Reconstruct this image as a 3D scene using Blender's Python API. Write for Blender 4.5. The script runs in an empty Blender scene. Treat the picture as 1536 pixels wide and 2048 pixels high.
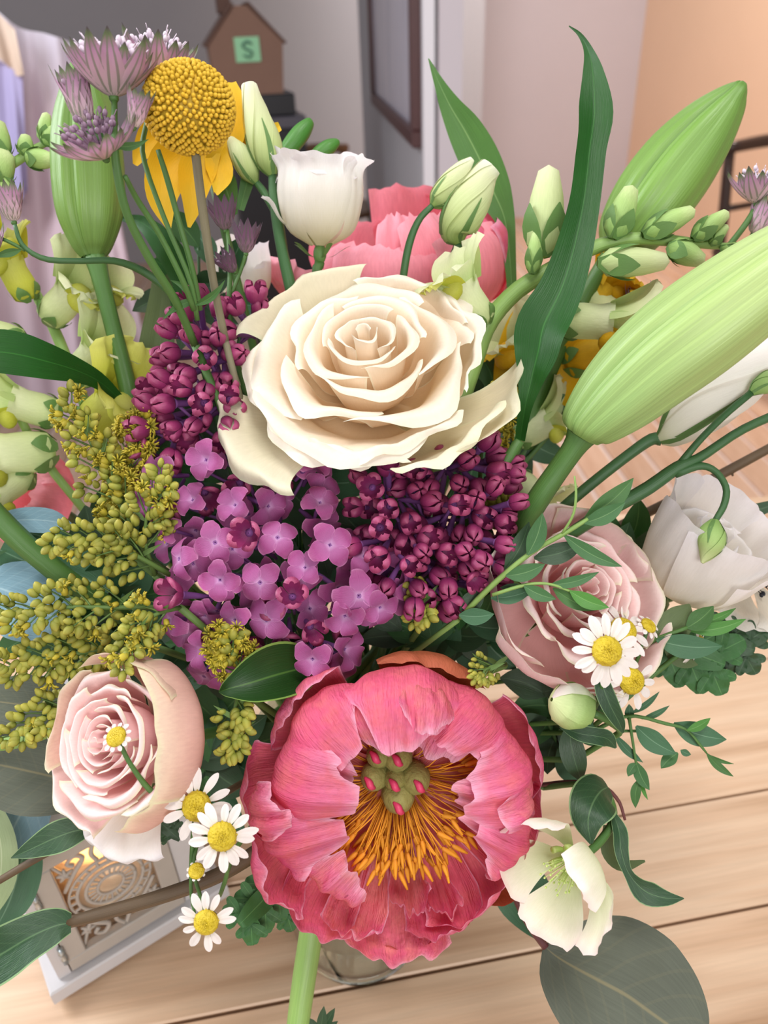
import bpy, math, random
import numpy as np
from mathutils import Matrix, Vector, Quaternion

# ------------------------------------------------------------------ camera
SC = bpy.context.scene
F = 1536.0
PITCH, ROLL, CAMH, TOP = math.radians(32.5), math.radians(2.4), 1.30, 0.75
cf = np.array([0, math.cos(PITCH), -math.sin(PITCH)])
_r = np.array([1.0, 0, 0]); _u = np.array([0, math.sin(PITCH), math.cos(PITCH)])
cR = _r * math.cos(ROLL) - _u * math.sin(ROLL)
cU = _u * math.cos(ROLL) + _r * math.sin(ROLL)
cC = np.array([0, 0, CAMH])
cam = bpy.data.cameras.new('camera'); camo = bpy.data.objects.new('camera', cam)
SC.collection.objects.link(camo); SC.camera = camo
camo.matrix_world = Matrix(((cR[0], cU[0], -cf[0], cC[0]), (cR[1], cU[1], -cf[1], cC[1]),
                            (cR[2], cU[2], -cf[2], cC[2]), (0, 0, 0, 1)))
cam.sensor_fit = 'VERTICAL'; cam.sensor_height = 34.6; cam.lens = 34.6 * F / 2048
cam.clip_start = 0.02
cam.dof.use_dof = True; cam.dof.focus_distance = 0.345; cam.dof.aperture_fstop = 9.0

# ------------------------------------------------------------------ light
def area(name, loc, target, size, power, col, sy=None):
    l = bpy.data.lights.new(name, 'AREA'); l.energy = power; l.color = col; l.size = size
    if sy: l.shape = 'RECTANGLE'; l.size_y = sy
    o = bpy.data.objects.new(name, l); SC.collection.objects.link(o)
    o.location = loc
    o.rotation_euler = (Vector(target) - Vector(loc)).to_track_quat('-Z', 'Y').to_euler()
    return o
W = bpy.data.worlds.new('room_light'); SC.world = W; W.use_nodes = True
W.node_tree.nodes['Background'].inputs[0].default_value = (0.96, 0.96, 1.0, 1)
W.node_tree.nodes['Background'].inputs[1].default_value = 0.34
area('window_light_left', (-1.7, 0.75, 2.15), (0, 0.35, 1.1), 1.0, 50, (0.93, 0.96, 1.0), 1.3)
area('fill_light_behind', (0.35, -1.9, 1.95), (0, 0.4, 1.0), 1.2, 34, (1.0, 0.98, 0.96), 1.1)  # unseen front fill added behind the camera to lift the shaded petals
area('ceiling_lamp_right', (1.3, 3.6, 2.7), (1.6, 4.2, 0.6), 0.5, 36, (1.0, 0.86, 0.72))
area('fill_light_hall', (0.4, 3.9, 2.75), (0.5, 4.6, 0.0), 0.6, 32, (1.0, 0.96, 0.96))  # added fill, no lamp known here; brightens the back walls
area('fill_light_table', (0.15, 0.0, 2.65), (0.0, 0.3, 0.9), 0.6, 17, (1.0, 0.97, 0.95))  # overhead fill added to light the front peony's lower petals
SC.view_settings.view_transform = 'Standard'; SC.view_settings.look = 'None'
SC.view_settings.exposure = 0.10; SC.view_settings.gamma = 1.0
SC.view_settings.use_curve_mapping = False

# ------------------------------------------------------------------ helpers
rng = random.Random(7); nr = np.random.RandomState(11)
def nrm(v):
    v = np.asarray(v, float); return v / (np.linalg.norm(v) + 1e-12)
def P(px, py, z):
    return cC + z * (cf + cR * (px - 768) / F - cU * (py - 1024) / F)
def onz(px, py, h):
    d = cf + cR * (px - 768) / F - cU * (py - 1024) / F
    return cC + d * ((h - CAMH) / d[2])
def camdir(x, y, z):            # right, up, towards the viewer
    return nrm(cR * x + cU * y - cf * z)
def lin(c):
    if isinstance(c, str):
        c = c.lstrip('#'); c = [int(c[i:i+2], 16) / 255 for i in (0, 2, 4)]
    return tuple(x / 12.92 if x <= 0.04045 else ((x + 0.055) / 1.055) ** 2.4 for x in c) + (1.0,)
def crom(pts, t):
    """Catmull-Rom through rows of pts, evaluated at t in 0..1 (any shape)."""
    pts = np.asarray(pts, float); t = np.asarray(t, float); n = len(pts)
    x = np.clip(t, 0, 1) * (n - 1); i = np.minimum(x.astype(int), n - 2); f = (x - i)[..., None]
    p1 = pts[i]; p2 = pts[i + 1]
    p0 = np.where((i > 0)[..., None], pts[np.maximum(i - 1, 0)], 2 * p1 - p2)
    p3 = np.where((i < n - 2)[..., None], pts[np.minimum(i + 2, n - 1)], 2 * p2 - p1)
    return 0.5 * (2 * p1 + (p2 - p0) * f + (2 * p0 - 5 * p1 + 4 * p2 - p3) * f**2 + (3 * p1 - p0 - 3 * p2 + p3) * f**3)

class MB:
    def __init__(s): s.V = []; s.Fq = []; s.Ft = []; s.UV = []; s.n = 0
    def add(s, V, quads=None, tris=None, uv=None):
        V = np.asarray(V, float).reshape(-1, 3)
        s.V.append(V)
        s.UV.append(np.zeros((len(V), 2)) if uv is None else np.asarray(uv, float).reshape(-1, 2))
        if quads is not None and len(quads): s.Fq.append(np.asarray(quads, int) + s.n)
        if tris is not None and len(tris): s.Ft.append(np.asarray(tris, int) + s.n)
        s.n += len(V); return s
    def grid(s, G, closed=False):
        a, b = G.shape[:2]
        idx = np.arange(a * b).reshape(a, b)
        if closed:
            j = np.roll(idx, -1, 1)
            q = np.stack([idx[:-1], j[:-1], j[1:], idx[1:]], -1).reshape(-1, 4)
        else:
            q = np.stack([idx[:-1, :-1], idx[:-1, 1:], idx[1:, 1:], idx[1:, :-1]], -1).reshape(-1, 4)
        vv, uu = np.meshgrid(np.linspace(0, 1, a), np.linspace(0, 1, b), indexing='ij')
        return s.add(G, quads=q, uv=np.stack([uu, vv], -1))
    def tube(s, pts, rad, n=8, seg=None):
        pts = np.asarray(pts, float); k = seg or max(6, 3 * len(pts)); t = np.linspace(0, 1, k)
        c = crom(pts, t); r = crom(np.asarray(rad, float).reshape(-1, 1) if np.ndim(rad) else np.full((len(pts), 1), rad), t)[:, 0]
        T = np.gradient(c, axis=0); T /= np.linalg.norm(T, axis=1)[:, None] + 1e-12
        a = nrm(np.cross(T[0], [0.31, 0.52, 0.79])); A = []
        for i in range(k):
            a = nrm(a - T[i] * (a @ T[i])); A.append(a)
        A = np.array(A); B = np.cross(T, A)
        th = np.linspace(0, 2 * math.pi, n, endpoint=False)
        G = c[:, None] + r[:, None, None] * (A[:, None] * np.cos(th)[None, :, None] + B[:, None] * np.sin(th)[None, :, None])
        n0 = s.n; s.grid(G, True)
        s.add(np.stack([c[0], c[-1]]))
        e = s.n
        ring = np.arange(n); L = (k - 1) * n
        s.Ft.append(np.stack([np.full(n, e - 2), n0 + np.roll(ring, -1), n0 + ring], -1))
        s.Ft.append(np.stack([np.full(n, e - 1), n0 + L + ring, n0 + L + np.roll(ring, -1)], -1))
        return s
    def lathe(s, O, A, prof, n=16, mod=None, X=None):
        """prof rows (radius, height along A)."""
        A = nrm(A); X = nrm(np.cross(A, [0.3, 0.8, 0.5])) if X is None else X; Y = np.cross(A, X)
        prof = np.asarray(prof, float); th = np.linspace(0, 2 * math.pi, n, endpoint=False)
        m = np.ones((len(prof), n)) if mod is None else mod(prof, th)
        rr = prof[:, 0][:, None] * m
        G = O + X * (rr * np.cos(th))[..., None] + Y * (rr * np.sin(th))[..., None] + A * np.broadcast_to(prof[:, 1][:, None], rr.shape)[..., None]
        return s.grid(G, True)
    def ell(s, O, A, ra, rl, n=8, m=6):
        ph = np.linspace(0.04, math.pi - 0.04, m)
        return s.lathe(O, A, np.stack([ra * np.sin(ph), -rl * np.cos(ph)], -1), n)
    def box(s, O, X, Y, Z, sx, sy, sz, bev=0.0):
        """box with a corner-centred frame: O is its centre, half sizes sx sy sz; edges chamfered by bev."""
        X, Y, Z = map(np.asarray, (X, Y, Z))
        if bev <= 0:
            V = [O + X * sx * a + Y * sy * b + Z * sz * c for c in (-1, 1) for b in (-1, 1) for a in (-1, 1)]
            return s.add(V, quads=[(0, 2, 3, 1), (4, 5, 7, 6), (0, 1, 5, 4), (2, 6, 7, 3), (0, 4, 6, 2), (1, 3, 7, 5)])
        V = []; Q = []
        def ring(ax, ay, z): return [O + X * ax * a + Y * ay * b + Z * z for a, b in ((-1, -1), (1, -1), (1, 1), (-1, 1))]
        R = [ring(sx - bev, sy - bev, -sz), ring(sx, sy, -sz + bev), ring(sx, sy, sz - bev), ring(sx - bev, sy - bev, sz)]
        V = sum(R, [])
        Q.append((3, 2, 1, 0)); Q.append((12, 13, 14, 15))
        for k in range(3):
            for i in range(4):
                j = (i + 1) % 4; Q.append((4 * k + i, 4 * k + j, 4 * k + 4 + j, 4 * k + 4 + i))
        return s.add(V, quads=Q)
    def mesh(s, name, mat, origin=(0, 0, 0), smooth=True):
        V = (np.concatenate(s.V) - np.asarray(origin)).astype(np.float32); UV = np.concatenate(s.UV).astype(np.float32)
        q = np.concatenate(s.Fq) if s.Fq else np.zeros((0, 4), int)
        t = np.concatenate(s.Ft) if s.Ft else np.zeros((0, 3), int)
        li = np.concatenate([q.ravel(), t.ravel()]).astype(np.int32)
        st = np.concatenate([np.arange(len(q)) * 4, len(q) * 4 + np.arange(len(t)) * 3]).astype(np.int32)
        me = bpy.data.meshes.new(name)
        me.vertices.add(len(V)); me.vertices.foreach_set('co', V.ravel())
        me.loops.add(len(li)); me.loops.foreach_set('vertex_index', li)
        me.polygons.add(len(st)); me.polygons.foreach_set('loop_start', st)
        uvl = me.uv_layers.new(name='UVMap'); uvl.data.foreach_set('uv', UV[li].ravel())
        me.polygons.foreach_set('use_smooth', np.full(len(st), smooth))
        me.materials.append(mat); me.update(calc_edges=True); me.validate()
        return me

def link(o): SC.collection.objects.link(o); return o
ORIG = {}
def thing(name, label, cat, base, group=None):
    o = link(bpy.data.objects.new(name, None)); o.location = base; o.empty_display_size = 0.01
    o['label'] = label; o['category'] = cat
    if group: o['group'] = group
    ORIG[o.name] = np.array(base, float); return o
def part(root, name, mb, mat, parent=None, stuff=False, label=None, smooth=True):
    me = mb.mesh(name, mat, ORIG[root.name], smooth)
    o = link(bpy.data.objects.new(name, me)); o.parent = parent or root
    if stuff: o['kind'] = 'stuff'
    if label: o['label'] = label
    return o
def inst(name, me, parent, loc=(0, 0, 0), q=None, s=1.0):
    o = link(bpy.data.objects.new(name, me)); o.parent = parent; o.location = loc
    if q is not None: o.rotation_mode = 'QUATERNION'; o.rotation_quaternion = q
    o.scale = (s, s, s) if np.isscalar(s) else s
    return o
def single(name, mb, mat, label, cat, base=None, group=None, smooth=True):
    V = np.concatenate(mb.V); b = V.mean(0) if base is None else np.asarray(base)
    o = link(bpy.data.objects.new(name, mb.mesh(name, mat, b, smooth))); o.location = b
    o['label'] = label; o['category'] = cat
    if group: o['group'] = group
    return o
def struct(name, mb, mat, smooth=False):
    o = link(bpy.data.objects.new(name, mb.mesh(name, mat, (0, 0, 0), smooth))); o['kind'] = 'structure'; return o
def quat_to(d, spin=0.0):
    q = Vector(d).to_track_quat('Z', 'Y'); return q @ Quaternion((0, 0, 1), spin)

# ------------------------------------------------------------------ materials
class NT:
    def __init__(s, name):
        s.m = bpy.data.materials.new(name); s.m.use_nodes = True; s.t = s.m.node_tree
        s.b = s.t.nodes['Principled BSDF']; s.out = s.t.nodes['Material Output']
    def n(s, k, **kw):
        x = s.t.nodes.new(k)
        for a, v in kw.items():
            if a.startswith('i_'):
                key = a[2:]; x.inputs[int(key) if key.isdigit() else key.replace('_', ' ')].default_value = v
            else: setattr(x, a, v)
        return x
    def l(s, a, b): s.t.links.new(a, b)
    def ramp(s, fac, cols, interp='LINEAR'):
        r = s.n('ShaderNodeValToRGB'); e = r.color_ramp; e.interpolation = interp
        while len(e.elements) < len(cols): e.elements.new(0.5)
        for el, (p, c) in zip(e.elements, cols): el.position = p; el.color = lin(c)
        s.l(fac, r.inputs[0]); return r.outputs[0]
    def mix(s, fac, a, b, mode='MIX'):
        x = s.n('ShaderNodeMix', data_type='RGBA', blend_type=mode)
        for sock, v in ((x.inputs[0], fac), (x.inputs[6], a), (x.inputs[7], b)):
            if hasattr(v, 'links') or hasattr(v, 'is_output'): s.l(v, sock)
            else: sock.default_value = v if not isinstance(v, str) else lin(v)
        return x.outputs[2]
    def math(s, op, a, b=None, c=None):
        x = s.n('ShaderNodeMath', operation=op)
        for k, v in enumerate((a, b, c)):
            if v is None: continue
            if hasattr(v, 'is_output'): s.l(v, x.inputs[k])
            else: x.inputs[k].default_value = v
        return x.outputs[0]
    def uv(s):
        u = s.n('ShaderNodeUVMap'); sp = s.n('ShaderNodeSeparateXYZ'); s.l(u.outputs[0], sp.inputs[0])
        return u.outputs[0], sp.outputs[0], sp.outputs[1]
    def noise(s, vec, scale, sx=1, sy=1, sz=1, detail=3, rough=0.55):
        mp = s.n('ShaderNodeMapping'); mp.inputs['Scale'].default_value = (sx, sy, sz); s.l(vec, mp.inputs[0])
        x = s.n('ShaderNodeTexNoise'); x.inputs['Scale'].default_value = scale
        x.inputs['Detail'].default_value = detail; x.inputs['Roughness'].default_value = rough
        s.l(mp.outputs[0], x.inputs['Vector']); return x.outputs[0]
    def rnd(s):
        return s.n('ShaderNodeObjectInfo').outputs['Random']

def plain(name, c, rough=0.5, metal=0.0, noise=0.0, nscale=20, spec=0.5, bump=0.0):
    N = NT(name); b = N.b
    b.inputs['Base Color'].default_value = lin(c); b.inputs['Roughness'].default_value = rough
    b.inputs['Metallic'].default_value = metal; b.inputs['Specular IOR Level'].default_value = spec
    if noise or bump:
        tc = N.n('ShaderNodeTexCoord').outputs['Object']; nz = N.noise(tc, nscale)
        if noise:
            v = N.math('MULTIPLY_ADD', nz, 2 * noise, 1 - noise)
            N.l(N.mix(1.0, lin(c), v, 'MULTIPLY'), b.inputs['Base Color'])
        if bump:
            bp = N.n('ShaderNodeBump'); bp.inputs['Strength'].default_value = bump; bp.inputs['Distance'].default_value = 0.002
            N.l(nz, bp.inputs['Height']); N.l(bp.outputs[0], b.inputs['Normal'])
    return N.m

def petal_mat(name, cols, edge=None, edge_w=0.10, streak=0.15, sc=9, vs=1.0, trans=0.25, rough=0.55, bump=0.25,
              spot=None, var=0.06, spec=0.3, vein=None, patchc=None, pleat=0.0):
    """colour along the petal (v) by ramp, a different margin, long streaks, thin translucent tissue."""
    N = NT(name); uvo, u, v = N.uv()
    tc = N.n('ShaderNodeTexCoord').outputs['Object']
    patch = N.noise(tc, 60, detail=2)
    st = N.noise(uvo, sc, 6, vs, 1, detail=4)
    vv = N.math('ADD', v, N.math('MULTIPLY_ADD', st, 0.16, -0.08))
    col = N.ramp(vv, cols)
    if patchc:
        pn = N.noise(tc, 95, detail=3); mr0 = N.n('ShaderNodeMapRange'); mr0.inputs[1].default_value = 0.42; mr0.inputs[2].default_value = 0.66; N.l(pn, mr0.inputs[0])
        col = N.mix(N.math('MULTIPLY', mr0.outputs[0], 0.7), col, lin(patchc))
    if edge:
        a = N.math('ABSOLUTE', N.math('MULTIPLY_ADD', u, 2, -1))
        e = N.math('MAXIMUM', a, N.math('MULTIPLY_ADD', v, 1.0, 0.0))
        e = N.math('ADD', e, N.math('MULTIPLY_ADD', patch, 0.10, -0.05))
        mr = N.n('ShaderNodeMapRange'); mr.inputs[1].default_value = 1 - edge_w; mr.inputs[2].default_value = 1.0
        N.l(e, mr.inputs[0]); col = N.mix(mr.outputs[0], col, lin(edge))
    if vein:
        w = N.n('ShaderNodeMath', operation='SINE'); N.l(N.math('MULTIPLY', N.math('ADD', u, N.math('MULTIPLY', patch, 0.03)), vein[1] * 6.2832), w.inputs[0])
        g = N.math('GREATER_THAN', w.outputs[0], 0.55)
        col = N.mix(N.math('MULTIPLY', g, vein[2]), col, lin(vein[0]))
    m = N.math('MULTIPLY_ADD', st, 2 * streak, 1 - streak)
    m = N.math('MULTIPLY', m, N.math('MULTIPLY_ADD', N.rnd(), 2 * var, 1 - var))
    col = N.mix(1.0, col, m, 'MULTIPLY')
    if spot: col = N.mix(N.math('MULTIPLY', N.math('GREATER_THAN', N.noise(tc, spot[1], detail=1), spot[2]), 0.55), col, lin(spot[0]))
    b = N.b; N.l(col, b.inputs['Base Color']); b.inputs['Roughness'].default_value = rough
    b.inputs['Specular IOR Level'].default_value = spec
    bp = N.n('ShaderNodeBump'); bp.inputs['Strength'].default_value = bump; bp.inputs['Distance'].default_value = 0.001
    hgt = st
    if pleat:
        p2 = N.noise(uvo, sc * 0.8, 9, 1.6, 1, detail=2); cr = N.noise(tc, 230, detail=3)
        hgt = N.math('ADD', st, N.math('MULTIPLY', N.math('ADD', p2, cr), pleat))
    N.l(hgt, bp.inputs['Height']); N.l(bp.outputs[0], b.inputs['Normal'])
    if trans:
        tr = N.n('ShaderNodeBsdfTranslucent'); N.l(col, tr.inputs[0]); mx = N.n('ShaderNodeMixShader'); mx.inputs[0].default_value = trans
        N.l(b.outputs[0], mx.inputs[1]); N.l(tr.outputs[0], mx.inputs[2]); N.l(mx.outputs[0], N.out.inputs[0])
    return N.m

def leaf_mat(name, c1, c2, rib=None, rough=0.38, trans=0.12, spec=0.5, ribw=0.05, veins=0.0, edge=None, coat=0.0):
    N = NT(name); uvo, u, v = N.uv()
    st = N.noise(uvo, 7, 7, 0.6, 1, detail=4)
    tc = N.n('ShaderNodeTexCoord').outputs['Object']
    col = N.mix(N.noise(tc, 35, detail=3), lin(c1), lin(c2))
    col = N.mix(1.0, col, N.math('MULTIPLY_ADD', st, 0.5, 0.75), 'MULTIPLY')
    a = N.math('ABSOLUTE', N.math('MULTIPLY_ADD', u, 2, -1))
    if veins:
        w = N.n('ShaderNodeMath', operation='SINE')
        N.l(N.math('MULTIPLY', N.math('SUBTRACT', N.math('MULTIPLY', v, 9.0), N.math('MULTIPLY', a, 2.2)), 6.2832), w.inputs[0])
        col = N.mix(N.math('MULTIPLY', N.math('GREATER_THAN', w.outputs[0], 0.9), veins), col, lin(rib or c2))
    if rib:
        mr = N.n('ShaderNodeMapRange'); mr.inputs[1].default_value = ribw; mr.inputs[2].default_value = ribw * 0.3
        N.l(a, mr.inputs[0]); col = N.mix(N.math('MULTIPLY', mr.outputs[0], 0.8), col, lin(rib))
    if edge:
        col = N.mix(N.math('GREATER_THAN', a, 0.93), col, lin(edge))
    b = N.b; N.l(col, b.inputs['Base Color']); b.inputs['Roughness'].default_value = rough; b.inputs['Specular IOR Level'].default_value = spec
    b.inputs['Coat Weight'].default_value = coat
    bp = N.n('ShaderNodeBump'); bp.inputs['Strength'].default_value = 0.3; bp.inputs['Distance'].default_value = 0.0008
    N.l(st, bp.inputs['Height']); N.l(bp.outputs[0], b.inputs['Normal'])
    if trans:
        tr = N.n('ShaderNodeBsdfTranslucent'); N.l(col, tr.inputs[0]); mx = N.n('ShaderNodeMixShader'); mx.inputs[0].default_value = trans
        N.l(b.outputs[0], mx.inputs[1]); N.l(tr.outputs[0], mx.inputs[2]); N.l(mx.outputs[0], N.out.inputs[0])
    return N.m

def wood_mat(name, c1, c2, c3, gx=1.0, gy=14.0, scale=3.0, rough=0.45, ang=0.0, var=0.05):
    """plank wood: fine grain and darker growth lines along local X of the direction ang."""
    N = NT(name); tc = N.n('ShaderNodeTexCoord').outputs['Object']
    rot = N.n('ShaderNodeMapping'); rot.inputs['Rotation'].default_value = (0, 0, -ang); N.l(tc, rot.inputs[0])
    off = N.n('ShaderNodeVectorMath', operation='ADD'); N.l(rot.outputs[0], off.inputs[0])
    cx = N.n('ShaderNodeCombineXYZ'); rn = N.rnd(); N.l(N.math('MULTIPLY', rn, 9.0), cx.inputs[0]); N.l(N.math('MULTIPLY', rn, 5.0), cx.inputs[1])
    N.l(cx.outputs[0], off.inputs[1])
    big = N.noise(off.outputs[0], scale, gx, gy, 1, detail=3)
    fine = N.noise(off.outputs[0], scale * 7, gx, gy * 1.6, 1, detail=4)
    col = N.ramp(big, [(0.30, c3), (0.46, c1), (0.62, c2), (0.75, c1)])
    col = N.mix(1.0, col, N.math('MULTIPLY_ADD', fine, 0.30, 0.85), 'MULTIPLY')
    col = N.mix(1.0, col, N.math('MULTIPLY_ADD', rn, 2 * var, 1 - var), 'MULTIPLY')
    b = N.b; N.l(col, b.inputs['Base Color']); b.inputs['Roughness'].default_value = rough
    bp = N.n('ShaderNodeBump'); bp.inputs['Strength'].default_value = 0.15; bp.inputs['Distance'].default_value = 0.001
    N.l(fine, bp.inputs['Height']); N.l(bp.outputs[0], b.inputs['Normal'])
    return N.m

# ------------------------------------------------------------------ shape builders
def ribbon(pts, tilt=0.0, fold=0.15, cup=0.0, wav=0.0, nu=8, nv=None, seed=0, wf=3.0, facing=None, arch=0.0):
    """leaf blade through rows (px, py, depth, half width px); tilt turns it about its midrib (deg)."""
    pts = np.asarray(pts, float); k = nv or max(10, 4 * len(pts)); t = np.linspace(0, 1, k)
    c3 = np.array([P(*p[:3]) for p in pts]); wm = pts[:, 3] * pts[:, 2] / F
    c = crom(c3, t); w = np.maximum(crom(wm.reshape(-1, 1), t)[:, 0], 1e-5)
    T = np.gradient(c, axis=0); T /= np.linalg.norm(T, axis=1)[:, None] + 1e-12
    view = cC - c; view /= np.linalg.norm(view, axis=1)[:, None]
    if facing is not None: view = np.broadcast_to(nrm(facing), c.shape)
    S = np.cross(T, view); S /= np.linalg.norm(S, axis=1)[:, None] + 1e-12
    Nn = np.cross(S, T)
    tl = np.radians(np.interp(t, np.linspace(0, 1, len(np.atleast_1d(tilt))), np.atleast_1d(tilt)))[:, None]
    S2 = S * np.cos(tl) + Nn * np.sin(tl); N2 = Nn * np.cos(tl) - S * np.sin(tl)
    s = np.linspace(-1, 1, nu + 1)
    r = np.random.RandomState(seed); ph = r.rand(4) * 6.28
    wob = wav * (np.sin(wf * 6.28 * t[:, None] + ph[0] + s[None] * 1.2) + 0.5 * np.sin(wf * 2.3 * 6.28 * t[:, None] + ph[1])) * np.abs(s)[None] * np.sign(s + ph[2] / 6.28 - 0.5)[None]
    off = (fold * np.abs(s)[None] + cup * (s**2)[None] + wob) * w[:, None]
    G = c[:, None] + S2[:, None] * (w[:, None] * s[None])[..., None] + N2[:, None] * off[..., None]
    return MB().grid(G)

def lf(b, tip, z0, z1, hw, shape='oval', bend=0.0):
    """simple leaf rows from base pixel to tip pixel."""
    b = np.array(b, float); tip = np.array(tip, float); d = tip - b; n = np.array([-d[1], d[0]])
    prof = {'oval': [0.12, 0.72, 1.0, 0.92, 0.60, 0.03], 'lance': [0.15, 0.8, 1.0, 0.75, 0.4, 0.02], 'round': [0.15, 0.9, 1.08, 1.0, 0.72, 0.05]}[shape]
    out = []
    for i, p in enumerate(prof):
        t = i / (len(prof) - 1); q = b + d * t + n * bend * math.sin(math.pi * t)
        out.append((q[0], q[1], z0 + (z1 - z0) * t, hw * p))
    return out

def pxstem(pts, n=8, seg=None):
    """tube through rows (px, py, depth, half width px)."""
    pts = np.asarray(pts, float)
    return MB().tube([P(*p[:3]) for p in pts], [p[3] * p[2] / F for p in pts], n, seg)

def frame(A):
    A = nrm(A); X = nrm(cU - A * (cU @ A)); Y = cR - A * (cR @ A); Y = nrm(Y - X * (Y @ X)); return A, X, Y

def cup_petal(O, fr, s_m, az, prof, beta, edge=0.16, ek=2.4, ruf=0.0, rf=3.0, seed=0, wb=0.35, nu=12, nv=12, tip=0.0, crk=0.0, twist=0.0, notch=0.0, belly=0.0, skew=0.0):
    """petal wrapped about the flower's axis. az: 0 up, 90 right (deg). prof rows (r, h) px; s_m metres per px."""
    A, X, Y = fr; r_ = np.random.RandomState(seed + 1); ph = r_.rand(8) * 6.283
    t = np.linspace(0, 1, nv + 1) ** 0.85; s = np.linspace(-1, 1, nu + 1)
    T, S = np.meshgrid(t, s, indexing='ij')
    e = 1 - edge * np.abs(S) ** ek - notch * np.exp(-(S / 0.16) ** 2) + 0.03 * min(ruf, 8) / 10 * np.sin(rf * 2.1 * S * math.pi + ph[6])
    tt = T * e
    rh = crom(prof, tt); r = rh[..., 0]; h = rh[..., 1]
    b = math.radians(beta) * (wb + (1 - wb) * np.clip(tt, 0, 1) ** 0.7)
    env = T ** 2.2
    n1 = np.sin(rf * S * math.pi + ph[0]) + 0.55 * np.sin(2.3 * rf * S * math.pi + ph[1] + 2 * T)
    n2 = np.sin(1.3 * rf * S * math.pi + ph[2]) + 0.5 * np.sin(2.9 * rf * S * math.pi + ph[3])
    r = r + ruf * env * n1 + tip * env * np.exp(-(S / 0.35) ** 2)
    h = h + ruf * 0.6 * env * n2
    if crk:
        cr = np.sin(7 * S * 2 + 5 * T + ph[4]) * np.sin(9 * T + 3 * S + ph[5]) + 0.6 * np.sin(17 * S + 6 * T + ph[7])
        r = r + crk * cr * T; h = h + crk * 0.6 * np.roll(cr, 3, 0) * T
    h = h - belly * np.abs(S) ** 2.2 * T; r = r - 0.35 * belly * np.abs(S) ** 2.2 * T
    h = h + skew * S * T
    a = math.radians(az) + S * b + twist * T
    G = O + (X * (r * np.cos(a))[..., None] + Y * (r * np.sin(a))[..., None] + A * h[..., None]) * s_m
    return MB().grid(G)

VC = np.array([-0.030, 0.310, TOP]); VH = 0.20
_vase_n = [0]
def to_vase(start, lead=None, deep=True):
    """centre line from a flower down to the vase mouth and on into the vase."""
    k = _vase_n[0]; _vase_n[0] += 1
    a = k * 2.4; rr = 0.030 * math.sqrt(((k * 7) % 13 + 0.5) / 13)
    m = VC + np.array([rr * math.cos(a), rr * math.sin(a), VH]); start = np.asarray(start, float)
    e = VC + np.array([-rr * math.cos(a) * 0.9, -rr * math.sin(a) * 0.9, 0.035 + 0.02 * ((k * 5) % 7) / 7])
    mid = start * 0.45 + m * 0.55 + np.array([0, 0.012, -0.012])
    pts = [start] + ([np.asarray(lead)] if lead is not None else []) + [mid, m] + ([e] if deep else [])
    return pts
def stem_down(root, start, rad, mat, lead=None, name='stem'):
    return part(root, name, MB().tube(to_vase(start, lead), rad, 8, 18), mat)

# ------------------------------------------------------------------ palette
M = {}
M['stem'] = leaf_mat('stem_green', '#3f652b', '#537a3a', rough=0.45, trans=0)
M['stem_dark'] = leaf_mat('stem_dark_green', '#2f5730', '#426c3a', rough=0.45, trans=0)
M['stem_pale'] = leaf_mat('stem_pale_green', '#789a4c', '#8fb060', rough=0.45, trans=0)
M['stem_brown'] = leaf_mat('stem_brown', '#4a3a28', '#5f4a30', rough=0.6, trans=0)
M['stem_red'] = leaf_mat('stem_dark_red', '#5a2a30', '#6b3a34', rough=0.5, trans=0)
M['stem_grey'] = leaf_mat('stem_grey_brown', '#8a8468', '#5c5240', rough=0.7, trans=0)
M['lily_leaf'] = leaf_mat('lily_leaf', '#153f12', '#205817', rib='#2f6a26', rough=0.42, trans=0.06, spec=0.3, ribw=0.04)
M['mid_leaf'] = leaf_mat('mid_green_leaf', '#315c24', '#43702f', rib='#648c48', rough=0.4, trans=0.12)
M['olive_leaf'] = leaf_mat('olive_leaf', '#48592f', '#5a6c3c', rough=0.5)
M['dark_leaf'] = leaf_mat('dark_leaf', '#223d22', '#2f4f2c', rib='#4a6a44', rough=0.42, trans=0.05)
M['bright_leaf'] = leaf_mat('bright_leaf', '#3f782c', '#549038', rib='#7cac5c', rough=0.4, trans=0.18)
M['euc'] = leaf_mat('eucalyptus_green', '#2f5a2c', '#40703a', rib='#72965f', rough=0.45, trans=0.08, ribw=0.05)
M['euc_teal'] = leaf_mat('eucalyptus_teal', '#2c5636', '#3c6a44', rib='#6c9170', rough=0.5, trans=0.05)
M['pale_leaf'] = leaf_mat('pale_leaf', '#93a878', '#a8b98c', rib='#c0cba4', rough=0.5, trans=0.1)
M['dollar'] = leaf_mat('silver_dollar_leaf', '#4a5044', '#5a5f4e', rib='#7d7656', rough=0.6, trans=0.05, veins=0.10, ribw=0.035)
M['dollar_blue'] = leaf_mat('silver_dollar_blue', '#5f7f8c', '#7396a3', rib='#8fa9b0', rough=0.5, trans=0.05, veins=0.2)
M['lobed'] = leaf_mat('feverfew_leaf', '#2f5e2e', '#3f7238', rib='#5d8f50', rough=0.5)
M['hell_leaf'] = leaf_mat('hellebore_leaf', '#213f26', '#315531', rib='#587a50', rough=0.42, veins=0.15, edge='#7f9e6c')

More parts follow.
